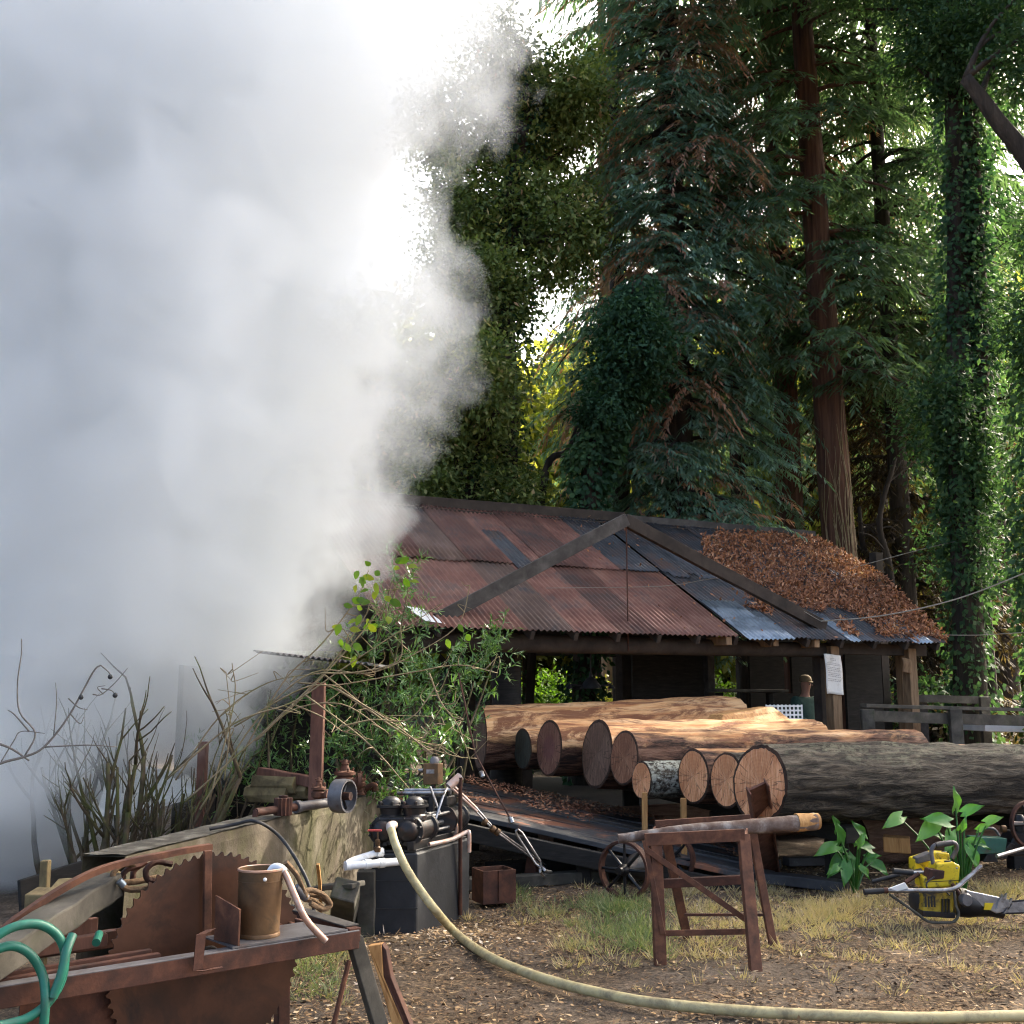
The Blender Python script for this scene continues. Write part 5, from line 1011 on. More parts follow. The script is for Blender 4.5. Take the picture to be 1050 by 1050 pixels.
T = thing("gate_valve", "small brass valve with red handle on the white pipe", "valve", at(387, 872, 8.0))
c = at(387, 872, 8.0); MB().lathe([(.02, -.01), (.024, .0), (.024, .02), (.013, .03), (.018, .05), (.018, .07), (.006, .08), (.006, .13)], c, Z, 12).build("body", M['brass'], T, smooth=True); MB().box(c + Vector((-.022, 0, .135)), (.10, .018, .012)).build("handle", M['redpaint'], T, bevel=.003)
T = thing("white_pipe", "white plastic pipe with branch and elbow before the pump block", "pipe", at(360, 886, 7.9))
MB().tube(bez([at(392, 873, 8.05), at(372, 879, 7.95), at(359, 884, 7.88), at(354.5, 888, 7.85)], 5), .024, 14).build("branch", M['pvc'], T, smooth=True)
MB().tube([at(355, 888, 7.85), at(380, 886, 7.92), at(414, 883, 8.1)], .027, 14).build("main_run", M['pvc'], T, smooth=True)
for px, py, Yd in ((357, 887.6, 7.86), (377, 886.2, 7.92), (391, 885, 7.98), (389, 874, 8.03)): MB().lathe([(.026, -.025), (.033, -.023), (.033, .023), (.026, .025)], at(px, py, Yd), at(414, 883, 8.1) - at(355, 888, 7.85), 16).build("coupling", M['pvc'], T, smooth=True)
timber("wooden_post", "grey square post standing under the white pipe", g(376, 957) - Z * .05, at(376, 892, 8.15), .125, .125, 'oldwood', cat="post", up=(0, 1, 0))
hp = [at(401, 850, 8.0), at(406, 866, 7.92), at(417, 890, 7.85), at(432, 914, 7.82), at(447, 934, 7.75)] + [g(px, py, .022) for px, py in ((468, 957), (500, 980), (545, 999), (600, 1015), (670, 1028), (750, 1036), (850, 1041), (950, 1043), (1070, 1041), (1130, 1036))]
tag(MB().tube([q + Vector((.008 * mnoise.noise(q * 2.1), .012 * mnoise.noise(q * 1.7 + Vector((3, 1, 0))), .002 * mnoise.noise(q * 4))) for q in bez(hp, 10)], .029, 14, jit=.025).build("suction_hose", M['hose'], smooth=True), "thick cream hose snaking from the pump across the yard", "hose")

# ------------------------------------------------------------------ wood bits between bench and wall
timber("wood_block", "grey wooden block on the ground behind the saw bench", g(354, 950) - Z * .03, at(354, 912, 7.7), .17, .15, 'oldwood', cat="block", up=(0, 1, 0), bevel=.012)
timber("plank", "short grey plank lying across the wooden block", at(322, 911, 7.9), at(368, 907, 7.75), .17, .035, 'oldwood', cat="plank")
timber("stick", "slim pale stick standing up behind the wooden block", g(330, 960), at(326, 886, 7.5), .022, .018, 'orangewood', cat="stick", up=(0, 1, 0), bevel=.002)
T = thing("split_board", "fresh orange split board with bark edge leaning on the saw bench leg", "board", g(412, 1064))
fz = [at(377, 970, 5.25), at(391, 968, 5.25), at(396, 974, 5.25), at(401, 1002, 5.23), at(421, 1052, 5.2), at(428, 1072, 5.2), at(408, 1072, 5.2), at(388, 1003, 5.23)]
MB().prism(fz[:1] + fz[1:2] + [at(393, 1002, 5.23), at(414, 1052, 5.2), at(420, 1072, 5.2)] + fz[6:], (0.15, 1, 0), .05).build("heartwood", M['orangewood'], T, bevel=.004)
MB().prism([fz[1] + Vector((.001, .004, 0)), fz[2], fz[3], fz[4], fz[5], at(420.5, 1072, 5.204), at(414.5, 1052, 5.204), at(393.5, 1002, 5.234)], (0.15, 1, 0), .052).build("bark_edge", M['rust'], T, bevel=.003)

# ------------------------------------------------------------------ saw bench with its big circular blade
F1 = gnd(368, 957, .60); bx = Vector((.77, .64, 0)).normalized(); by = Vector((-bx.y, bx.x, 0)); BM = frame((F1.x, F1.y, 0), bx)
def bp(px, py, yl):
    """Ray through a photo pixel meets the upright plane y = yl of the bench (world point)."""
    d = ray(px, py); o = Vector((0, 0, 1.6)); k = (yl - (o - Vector((F1.x, F1.y, 0))).dot(by)) / d.dot(by); return o + d * k
bench = thing("saw_bench", "rusty iron saw bench with a huge toothed circular blade", "saw bench", mw=BM)
def lb(a, b, w_, h_, name, m='rust', bevel=.003, up=(0, 0, 1)): return MB().bar(a, b, w_, h_, up).build(name, M[m], bench, bevel=bevel, local=True)
lb((-2.3, 0, .565), (0, 0, .575), .012, .075, "front_rail"); lb((-2.3, .025, .605), (0, .025, .612), .062, .008, "front_rail_flange", 'greysteel')  # flange in paler grey: the rail's edge highlight is put into its colour
lb((-2.3, .62, .59), (-.02, .60, .60), .05, .07, "back_rail"); lb((-.02, 0, .595), (-.02, .62, .60), .06, .06, "end_rail"); lb((-.02, .03, .63), (-.02, .62, .634), .075, .008, "end_plate", 'greytimber')
for x in (-.10, -.16, -.22): lb((x, .30, .615), (x, .60, .617), .02, .012, "slat", 'rust_red')
for y_ in (.13, .22): lb((-2.2, y_, .58), (-.85, y_, .60), .03, .03, "guide_rail")
lb((-1.55, .45, .62), (-.95, .45, .63), .05, .05, "cross_rail", 'redwood'); lb((-1.7, .56, .66), (-.95, .56, .67), .03, .06, "fence_bar", 'redwood')
MB().prism([(-.60, -.005, .6165), (-.06, -.005, .6185), (-.12, .27, .6185), (-.60, .27, .6165)], (0, 0, 1), .006).build("table_plate", M['greysteel'], bench, local=True)
MB().prism([(-.575, .0, .624), (-.60, .17, .624), (-.60, .17, .80), (-.575, .0, .765)], (1, 0, 0), .008).build("side_plate", M['rust_red'], bench, local=True)
# blade
ctr = bp(213, 983, .33); rB = 97 * ctr.y / FPX * 1.03; nt_ = 64; prof = []
for k in range(nt_):
    a0 = 2 * math.pi * k / nt_; st = 2 * math.pi / nt_
    for f, rr in ((0, 1.0), (.12, 1.0), (.30, .962), (.62, .962), (.98, .998)): prof.append((a0 - st * f if False else a0 + st * f, rB * rr))
V = [ctr + bx * (math.cos(-a) * r_) + Z * (math.sin(-a) * r_) for a, r_ in prof]; n_ = len(V)
vs = [p - by * .004 for p in V] + [p + by * .004 for p in V] + [ctr - by * .006, ctr + by * .006]; fs = []
for i in range(n_):
    j = (i + 1) % n_; fs += [(i, j, 2 * n_), (n_ + j, n_ + i, 2 * n_ + 1), (i, n_ + i, n_ + j, j)]
me = bpy.data.meshes.new("circular_blade"); me.from_pydata([tuple(p) for p in vs], [], fs); me.update(); bl = add_mesh("circular_blade", me, M['blade'], bench)
MB().lathe([(.0, -.02), (.05, -.02), (.055, -.008), (.0, -.008)], ctr, by, 20).build("arbor_collar", M['iron'], bl, smooth=True)
MB().bar(bp(20, 1035, .36), bp(128, 1018, .36), .01, .30, (0, 0, 1)).build("apron_plate", M['rust'], bench)
# guard: bent flat bar and upright
gp = [bp(px, py, .36) for px, py in ((216, 868), (190, 872), (165, 877), (130, 884), (100, 893), (75, 905), (50, 920), (28, 935), (8, 950), (-15, 975), (-35, 1010))]
gp = bez(gp, 4); V = []; F = []
for i, p in enumerate(gp):
    t = (gp[min(i + 1, len(gp) - 1)] - gp[max(i - 1, 0)]).normalized(); nn = by.cross(t).normalized()
    if nn.z < 0: nn = -nn
    for e, f in ((-1, -1), (1, -1), (1, 1), (-1, 1)): V.append(tuple(p + by * (e * .022) + nn * (f * .012)))
for i in range(len(gp) - 1):
    for k in range(4): F.append((i * 4 + k, i * 4 + (k + 1) % 4, i * 4 + 4 + (k + 1) % 4, i * 4 + 4 + k))
F += [(3, 2, 1, 0)]
me = bpy.data.meshes.new("guard_bar"); me.from_pydata(V, [], F); me.update(); o = add_mesh("guard_bar", me, M['rust_red'], bench)
a, b = bp(213, 872, .30), bp(212, 962, .30); MB().bar(a, b, .035, .02, by).build("guard_upright", M['rust_red'], bench, bevel=.003)
st = [bp(214, 952, .0) - by * .02, bp(203, 957, 0) - by * .025, bp(199, 993, 0) - by * .03, bp(208, 994, 0) - by * .035, bp(219, 991, 0) - by * .04]
for i in range(len(st) - 1): pass
V = []; F = []
for p in st: V += [tuple(p - bx * .02), tuple(p + bx * .02)]
F = [(i * 2, i * 2 + 1, i * 2 + 3, i * 2 + 2) for i in range(len(st) - 1)]
me = bpy.data.meshes.new("strap_hook"); me.from_pydata(V, [], F); me.update(); o = add_mesh("strap_hook", me, M['rust'], bench); o.modifiers.new("t", 'SOLIDIFY').thickness = .006
# legs
lg = bp(392, 1062, .05); MB().bar(bp(363, 962, .03), lg, .068, .045, by).build("leg", M['oldwood'], bench, bevel=.004)
MB().tube([bp(358, 985, .30), bp(338, 1068, .25)], .012, 8).build("brace", M['rust_red'], bench)
lb((-1.55, .05, .53), (-1.6, .03, -.02), .07, .05, "leg", 'redwood', up=(0, 1, 0)); lb((-.05, .60, .56), (.0, .66, -.02), .06, .05, "leg", 'rust', up=(0, 1, 0)); lb((-1.9, .6, .55), (-1.95, .66, -.02), .07, .05, "leg", 'rust', up=(0, 1, 0))
lb((-1.7, .1, .30), (-1.05, .45, .12), .03, .03, "brace", 'iron')
# pail on the plate
pc = bp(265, 956, .13); pc = Vector((pc.x, pc.y, .6245))
T = thing("metal_pail", "tarnished brass pail with riveted rim standing on the saw bench", "pail", pc)
k = 4.55 / FPX; pr, ph = 23.3 * k, 68 * k / .985
MB().lathe([(.0, .004), (pr * .94, .004), (pr * .96, .0), (pr * .96, .012), (pr * .92, .016), (pr * .97, ph * .5), (pr * .99, ph * .98), (pr * .95, ph * .98), (pr * .93, ph * .5), (pr * .88, .02), (.0, .015)], pc, Z, 36).build("body", M['brass'], T, smooth=True)
MB().lathe([(pr * .99, ph * .955), (pr * 1.035, ph * .96), (pr * 1.035, ph * .985), (pr * .99, ph * .995), (pr * .95, ph * .985)], pc, Z, 36, True).build("rim", M['copper'], T, smooth=True)
MB().lathe([(pr * .97, ph * .80), (pr * 1.0, ph * .802), (pr * 1.0, ph * .815), (pr * .97, ph * .82)], pc, Z, 36).build("band", M['brass'], T, smooth=True)
for a in (-1.15, .35, 2.0):
    d = Vector((math.cos(a), math.sin(a), 0)); MB().lathe([(.0, .008), (.006, .006), (.0085, 0), (.0, -.002)][::-1], pc + d * pr * .985 + Z * ph * .86, d, 12).build("rivet", M['white' if a == -1.15 else 'steel'], T, smooth=True)
sp = bez([bp(276, 897, .13), bp(281, 890, .12), bp(288, 891, .09), bp(294, 899, .06), bp(303, 920, .02), bp(314, 943, -.02), bp(334, 965, -.05)], 5)
T = thing("bent_pipe", "bent copper pipe hooked over the rim of the brass pail", "pipe", sp[0])
MB().tube(sp[12:], .0145, 12).build("pipe", M['copper'], T, smooth=True); MB().tube(sp[:14], .019, 12).build("white_elbow", M['pvc'], T, smooth=True)
# heavy timber, wire rope loops, hose
a, b = bp(112, 906, .50), bp(-30, 1000, .02)
T = thing("heavy_timber", "heavy split grey timber lying across the left of the saw bench", "timber", b)
MB().bar(a, b, .13, .10, n=8, jit=.004).build("beam", M['oldwood'], T, bevel=.008)
tag(MB().tube(bez([bp(100, 892, .55), bp(112, 895, .52), bp(124, 897, .50)], 4), .012, 7).build("wooden_wedge", M['mossy'], smooth=True), "small wooden wedge on the end of the heavy timber", "wedge")
T = thing("wire_rope", "rusty wire rope coiled in loops on the saw bench behind the guard bar", "wire rope", bp(145, 905, .45))
lps = [[(176, 886), (160, 884), (150, 892), (152, 902), (164, 904)], [(138, 886), (125, 887), (116, 896), (120, 905), (133, 912), (152, 911)], [(143, 888), (130, 892), (124, 902), (126, 908)], [(118, 905), (140, 904), (160, 900), (172, 904)], [(150, 884), (138, 892), (136, 904)]]
for i, lp in enumerate(lps): MB().tube(bez([bp(x, y_, .42 + .02 * i) for x, y_ in lp], 6), .013, 8, jit=.08).build("strand", M['rope'] if i % 2 else M['rust'], T, smooth=True)
MB().tube([bp(122, 903, .40), bp(127, 908, .40)], .015, 10).build("ferrule", M['galv'], T, smooth=True)
T = thing("coiled_rope", "coil of brown rope with pale sleeve behind the brass pail", "rope", bp(325, 925, .62))
for i, lp in enumerate([[(293, 884), (304, 897), (311, 912), (314, 920)], [(308, 914), (320, 913), (332, 918), (339, 928), (330, 932), (318, 926)], [(310, 918), (324, 918), (336, 925), (334, 934)], [(312, 922), (322, 924), (330, 930)]]): MB().tube(bez([bp(x, y_, .55 + .03 * i) for x, y_ in lp], 6), .013, 8, jit=.08).build("strand", M['rope'], T, smooth=True)
MB().tube([bp(303, 910, .56), bp(314, 921, .56)], .021, 10).build("sleeve", M['greysteel'], T, smooth=True)
T = thing("garden_hose", "green garden hose looped over the left end of the saw bench", "hose", bp(40, 1000, -.1))
HZ = lambda L: [bp(x / 5.53, 860 + y_ / 5.53, yl) for x, y_, yl in L]
loop = HZ([(-120, 640, -.1), (0, 540, -.1), (110, 492, -.1), (225, 487, -.1), (318, 540, -.1), (366, 640, -.1), (352, 790, -.11), (285, 915, -.12), (185, 1000, -.12), (80, 1042, -.12), (-60, 1050, -.12), (-200, 900, -.1), (-150, 700, -.08), (0, 622, -.08), (95, 612, -.08), (180, 665, -.08), (240, 770, -.09), (258, 900, -.13), (245, 1090, -.13)])
MB().tube(bez(loop, 8), .0165, 12).build("coil", M['greenhose'], T, smooth=True); MB().tube(bez(HZ([(300, 900, -.14), (350, 760, -.14), (376, 640, -.13), (412, 545, -.10)]), 6), .0165, 12).build("free_end", M['greenhose'], T, smooth=True)
MB().tube(HZ([(545, 590, .2), (562, 540, .26)]), .0165, 12).build("loose_end", M['greenhose'], T, smooth=True)

# ------------------------------------------------------------------ yellow chainsaw lying in the straw
def C(px, py, dy=0.0): return at(px, py, 8.42 + dy)
T = thing("chainsaw", "old yellow two handled chainsaw lying on the straw", "chainsaw", g(950, 944))
MB().prism([C(947, 911), C(983, 909), C(985, 888), C(978, 884), C(962, 886), C(960, 897), C(947, 900)], (0, 1, 0), .19).build("fuel_tank", M['yellow'], T, bevel=.012)
MB().prism([C(938, 893, .30), C(957, 893, .30), C(974, 886, .30), C(974, 875, .30), C(960, 874, .30), C(938, 881, .30)], (0, 1, 0), .14).build("oil_tank", M['yellow'], T, bevel=.010)
MB().prism([C(940, 880, .26), C(955, 874, .26), C(957, 882, .26), C(941, 886, .26)], (0, 1, 0), .10).build("filter_cover", M['greysteel'], T, bevel=.006)
MB().prism([C(951, 903, -.02), C(968, 901, -.02), C(969, 893, -.02), C(953, 891, -.02)], (0, 1, 0), .1).build("carburettor", M['rust'], T, bevel=.006)
MB().prism([C(946, 938), C(978, 940), C(980, 913), C(947, 913)], (0, 1, 0), .24).build("crankcase", M['yellowworn'], T, bevel=.02)
for k in range(3): MB().prism([C(966 + k * 3.2, 937, -.015), C(967.5 + k * 3.2, 937, -.015), C(967.5 + k * 3.2, 922, -.015), C(966 + k * 3.2, 922, -.015)], (0, 1, 0), .05).build("cooling_fin", M['iron'], T)
MB().lathe([(.0, -.06), (.07, -.06), (.10, -.04), (.105, .02), (.095, .05), (.0, .05)], C(944, 924, .16), (1, 0.15, 0), 26).build("starter_cover", M['black'], T, smooth=True)
MB().lathe([(.0, 0), (.10, 0), (.105, .04), (.095, .10), (.07, .17), (.05, .24), (.04, .34), (.0, .34)], C(981, 924, .08), (1, -.05, -.25), 26).build("gear_case", M['iron'], T, smooth=True)
MB().prism([C(991, 913), C(1010, 917), C(1033, 922), C(1034, 934), C(1022, 937), C(1008, 930), C(992, 926)], (0, 1, 0), .05).build("bar_mount", M['steel'], T, bevel=.006)
MB().prism([C(1010, 926, -.01), C(1019, 926, -.01), C(1016, 933, -.01), C(1009, 933, -.01)], (0, 1, 0), .008).build("paint_patch", M['yellow'], T)
q = MB(); 
for k, (x, y_) in enumerate(((1026, 921), (1030, 920), (1035, 925), (1036, 930), (1031, 934))): q.prism([C(x - 2, y_ + 3, -.015), C(x + 2, y_ + 2, -.015), C(x + 3, y_ - 4, -.015)], (0, 1, 0), .03)
q.prism([C(1022, 932, -.015), C(1036, 930, -.015), C(1034, 922, -.015), C(1024, 924, -.015)], (0, 1, 0), .03); q.build("bumper_spike", M['steel'], T)
MB().prism([C(1028, 926, .02), C(1120, 919, .02), C(1135, 924, .02), C(1130, 932, .02), C(1032, 936, .02)], (0, 1, 0), .008).build("guide_bar", M['steel'], T, bevel=.001)
MB().tube([C(1030, 936.5, .024), C(1130, 933, .024), C(1137, 925, .024), C(1122, 917.5, .024), C(1030, 925, .024)], .007, 6).build("saw_chain", M['iron'], T)
MB().tube(bez([C(905, 913, -.08), C(940, 913, -.08), C(975, 912, -.08), C(990, 902, -.04), C(1006, 888, .0)], 6), .016, 12).build("handlebar", M['steel'], T, smooth=True); MB().tube([C(886, 914.5, -.08), C(908, 913, -.08)], [.022, .020], 12).build("grip", M['black'], T, smooth=True)
MB().tube([C(934, 895, .1), C(968, 894, .1)], .014, 10).build("rear_handle", M['steel'], T, smooth=True); MB().tube([C(916, 893, .1), C(936, 895, .1)], .022, 12).build("grip", M['black'], T, smooth=True)
MB().tube([C(920, 898, .3), C(945, 892, .3)], .014, 8).build("side_handle", M['greysteel'], T, smooth=True); MB().tube([C(894, 904, .3), C(922, 897, .3)], .016, 10).build("grip", M['black'], T, smooth=True)
MB().tube(bez([C(957, 886, .1), C(955, 874, .1), C(958, 867, .1), C(968, 864.5, .12), C(978, 864, .14), C(981, 870, .16), C(976, 880, .18)], 5), .016, 12).build("top_handle", M['greysteel'], T, smooth=True); MB().tube([C(959, 867, .1), C(976, 864, .14)], .022, 12).build("top_grip", M['black'], T, smooth=True)
MB().tube(bez([C(978, 912, -.06), C(980, 928, -.07), C(983, 937, -.07), C(978, 945, -.07), C(968, 946, -.06), C(952, 945, -.06), C(938, 935, -.07), C(912, 917, -.08)], 6), .010, 10).build("guard_tube", M['oldwood'], T, smooth=True)
MB().prism([C(912, 911, -.10), C(928, 905, -.10), C(932, 911, -.10), C(920, 914, -.10)], (0, 1, 0), .02).build("throttle_lever", M['white'], T, bevel=.003)
MB().tube([C(928, 905, .02), C(942, 896, .06)], .016, 8).build("strut", M['rust'], T, smooth=True)
MB().lathe([(.0, 0), (.026, 0), (.028, .012), (.022, .02), (.0, .021)], C(972, 885.5, .05), Z, 14).build("fuel_cap", M['black'], T, smooth=True)
MB().lathe([(.0, 0), (.020, 0), (.022, .010), (.0, .014)], C(968, 874.5, .36), Z, 14).build("oil_cap", M['black'], T, smooth=True)
for x_, y_ in ((950, 908), (981, 906), (964, 900), (981, 890)): MB().lathe([(.0, .006), (.007, .004), (.008, 0)][::-1], C(x_, y_, -.002), (0, -1, 0), 8).build("screw", M['steel'], T)
MB().bar(C(948, 904.5, -.001), C(984, 902.5, -.001), .004, .006, (0, 1, 0)).build("tank_seam", M['iron'], T)
for k in range(4): MB().bar(C(949 + k * 3, 919, -.002), C(949.5 + k * 3, 930, -.002), .004, .012, (1, 0, 0)).build("vent_slot", M['black'], T)
MB().tube(bez([C(958, 899, -.03), C(950, 906, -.05), C(954, 914, -.05), C(966, 912, -.04), C(974, 918, -.03)], 5), .006, 7).build("spark_lead", M['black'], T, smooth=True)
MB().prism([C(946, 940, -.01), C(980, 942, -.01), C(980, 936, -.01), C(946, 934, -.01)], (0, 1, 0), .26).build("base_plate", M['iron'], T, bevel=.006)
MB().lathe([(.0, 0), (.045, 0), (.05, .03), (.04, .05), (.0, .05)], C(988, 922, -.03), (.2, -1, 0), 18).build("clutch_cover", M['greysteel'], T, smooth=True)
MB().tube([C(976, 906, .0), C(983, 915, -.02), C(986, 928, -.02)], .014, 8).build("exhaust", M['rust'], T, smooth=True)
MB().lathe([(.018, 0), (.021, 0), (.021, .03), (.018, .03)], C(906, 913, -.08), (1, 0, 0), 12).build("clamp", M['rust'], T, smooth=True)
# ------------------------------------------------------------------ green tin box, engine with wheel, firewood
def G(px, py, dy=0.0): return at(px, py, 10.0 + dy)
T = thing("tin_box", "green tin box with wire handle beside the rusty wheeled engine", "box", g(1018, 882))
MB().prism([G(1001, 876), G(1031, 875), G(1033, 860), G(999, 858.5)], (0, 1, 0), .18).build("tin", M['greenpaint'], T, bevel=.006); MB().tube(bez([G(1002, 859, .05), G(1003, 852, .05), G(1010, 849.5, .05), G(1019, 850, .05), G(1025, 857, .05)], 5), .012, 8).build("handle", M['greysteel'], T, smooth=True)
MB().prism([G(1008, 884), G(1024, 884), G(1020, 876), G(1012, 876)], (0, 1, 0), .12).build("foot", M['iron'], T, bevel=.004)
T = thing("small_engine", "rusty spoked flywheel engine cut off by the right edge", "engine", g(1052, 880))
wheel(G(1055, 845, .0), (0.35, -1, 0), .20, .035, T, "flywheel", 5, 'rust'); 
MB().prism([G(1034, 878, .1), G(1066, 878, .1), G(1064, 856, .1), G(1042, 853, .1), G(1037, 862, .1)], (0, 1, 0), .25).build("engine_block", M['iron'], T, bevel=.015)
MB().prism([G(1024, 879, .05), G(1036, 864, .05), G(1041, 866, .05), G(1032, 881, .05)], (0, 1, 0), .1).build("frame_bar", M['iron'], T, bevel=.006)
MB().lathe([(.0, 0), (.05, 0), (.05, .12), (.03, .15), (.0, .15)], G(1046, 853, .15), Z, 14).build("cylinder", M['iron'], T, smooth=True); MB().lathe([(.0, -.03), (.03, -.02), (.034, .0), (.03, .02), (.0, .03)], G(1029, 850, .12), (1, 0, 0), 12).build("knob", M['brass'], T, smooth=True)
MB().tube([G(1036, 844, .1), G(1060, 845, .1)], .018, 8).build("crank_arm", M['pinkpipe'], T, smooth=True)
tag(MB().tube([at(1022, 878, 9.6), at(1062, 866, 9.9)], .016, 10).build("steel_rod", M['steel'], smooth=True), "thin steel rod leaning by the green tin box", "rod")
o = MB().prism([at(905, 858, 10.6), at(933, 860, 10.6), at(934, 876, 10.6), at(906, 874, 10.6)], (0.35, 1, 0), .22).build("firewood_piece", M['orangewood'], bevel=.01); tag(o, "pale split firewood piece between the two calla plants", "firewood")
# ------------------------------------------------------------------ calla plants
def calla(label, px, py, Yd, specs, group="calla lilies by the log pile"):
    b = at(px, py, Yd); b = Vector((b.x, b.y, gz(b.x, b.y))); T = thing("calla_plant", label, "plant", b, group)
    for (lx, ly, s, tilt, roll) in specs:
        tip = at(lx, ly, Yd + random.uniform(-.15, .15)); mid = b.lerp(tip, .55) + Vector((0, 0, .06)); st = bez([b, mid, tip], 5)
        stem = MB().tube(st, [.012, .006], 7).build("stem", M['leaf_calla'], T, smooth=True)
        d = Vector((math.cos(tilt), -0.45 + random.uniform(-.2, .2), math.sin(tilt))).normalized(); side = d.cross(Vector((math.sin(roll), -1, math.cos(roll) * .6))).normalized(); nrm = side.cross(d)
        V = []; F = []; N_ = 9
        for i in range(N_):
            f = i / (N_ - 1); wv = s * .27 * (math.sin(math.pi * min(1, f * .86 + .14)) ** .8) * (1 - f ** 4); ln = s * (f - .12); dr = -.25 * s * f * f
            for e, k in ((-1, .5), (-.55, .15), (0, 0), (.55, .15), (1, .5)):
                back = -.22 * s * abs(e) * (1 - f) ** 2
                V.append(tuple(tip + d * (ln + back) + side * (wv * e) + nrm * (wv * k * .6 + dr + .012 * math.sin(f * 9 + e * 3))))
        for i in range(N_ - 1):
            for k in range(4): F.append((i * 5 + k, i * 5 + k + 1, i * 5 + 6 + k, i * 5 + 5 + k))
        me = bpy.data.meshes.new("leaf_blade"); me.from_pydata(V, [], F); at_ = me.attributes.new("tint", 'FLOAT', 'FACE'); at_.data.foreach_set("value", np.full(len(F), random.uniform(.2, .85), dtype=np.float32)); me.update(); me.shade_smooth(); add_mesh("leaf_blade", me, M['leaf_calla'], T)
calla("left calla plant with drooping broad leaves beside the black beam", 876, 893, 9.9, [(862, 862, .20, 1.7, .2), (855, 868, .22, 3.4, -.3), (862, 880, .24, 4.0, .2), (872, 880, .20, -1.2, .3), (885, 857, .18, 2.1, .1), (892, 870, .18, 2.7, 0), (895, 884, .2, -.6, .2), (868, 888, .2, 4.4, 0), (858, 850, .16, 1.75, .4), (880, 866, .13, 1.0, .3), (866, 872, .12, 2.9, .1), (890, 878, .13, .2, .2), (858, 889, .13, 3.6, .2), (884, 890, .12, -.9, .1)])
calla("taller calla plant behind the chainsaw by the rusty brown log", 985, 893, 9.7, [(922, 838, .22, 3.5, .2), (958, 845, .26, 3.7, .1), (970, 842, .24, 2.9, -.2), (980, 828, .20, 1.5, .5), (990, 832, .18, .5, .2), (975, 855, .2, 4.2, .2), (1000, 862, .16, -.4, .1), (1013, 842, .15, .4, .2), (995, 872, .2, -1.2, .2), (965, 858, .14, 2.6, .1), (985, 850, .13, 1.1, .3), (992, 862, .12, .1, .1), (978, 872, .14, 3.9, .1), (1004, 850, .12, .6, .2), (970, 880, .12, 3.2, .2)])

# ------------------------------------------------------------------ the shed's contents, rail and ropes
def W_(p): return SM @ Vector(p)
p = sh(605, 700, 1.5); T = thing("hanging_lamp", "black iron hanging lamp with three shades in the shed's left bay", "lamp", W_(p))
def shade(c, r, h, nm): return MB().lathe([(r, 0), (r * .85, h * .25), (r * .45, h * .7), (r * .16, h * .85), (r * .14, h * 1.15), (r * .10, h * 1.15), (r * .12, h * .8), (r * .8, h * .2), (r * .95, 0)], c, Z, 24).build(nm, M['black'], T, smooth=True)
c = W_(sh(606, 706, 1.5)); shade(c, .155, .19, "lamp_shade")
for px in (584, 627): shade(W_(sh(px, 706, 1.5)), .05, .07, "lamp_shade")
MB().tube([W_(sh(584, 702, 1.5)), W_(sh(606, 704, 1.5)), W_(sh(627, 702, 1.5))], .012, 6).build("arm", M['black'], T); MB().tube([W_(sh(606, 696, 1.5)), Vector(W_(sh(606, 696, 1.5))) * 1 + Z * 1.4], .010, 6).build("chain", M['black'], T)
# notice sheet on the post
def notice(label, px0, px1, py0, py1, wv, lines, curl=.03, m='paper'):
    a, b = sh(px0, py0, wv), sh(px1, py1, wv); T = thing("notice_sheet", label, "notice", W_((a.x, wv, b.z))); V = []; F = []; nX, nY = 6, 14
    f_ = lambda u, v: W_((a.x + (b.x - a.x) * u + .02 * v, wv - .012 - curl * (abs(2 * u - 1) ** 2) * v * .6 - .012 * math.sin(v * 5), a.z + (b.z - a.z) * v + .01 * math.sin(u * 4 + 1)))
    for j in range(nY + 1):
        for i in range(nX + 1): V.append(tuple(f_(i / nX, j / nY)))
    for j in range(nY):
        for i in range(nX): F.append((j * (nX + 1) + i, j * (nX + 1) + i + 1, (j + 1) * (nX + 1) + i + 1, (j + 1) * (nX + 1) + i))
    me = bpy.data.meshes.new("sheet"); me.from_pydata(V, [], F); me.update(); me.shade_smooth(); o = add_mesh("sheet", me, M[m], T); o.modifiers.new("t", 'SOLIDIFY').thickness = .003
    if lines:
        q = MB(); off = W_((0, -.006, 0)) - W_((0, 0, 0))
        for v in lines:
            u = .12 if v > .2 else .34; end = .88 if v > .2 else .66
            while u < end:
                l_ = random.uniform(.03, .09); u2 = min(end, u + l_); q._add([f_(u, v) + off, f_(u2, v) + off, f_(u2, v + .014) + off, f_(u, v + .014) + off], [(0, 1, 2, 3)]); u = u2 + .025
        q.build("lettering", M['ink'], T)
notice("long white paper notice hanging on the shed's middle post", 844, 863, 671, 712, 0.03, [.10, .14, .22, .26, .33, .37, .41, .47, .51, .55, .62, .66])
notice("small pale card nailed to the shed's right corner post", 924, 934, 675, 690, .06, None, 0, 'post')
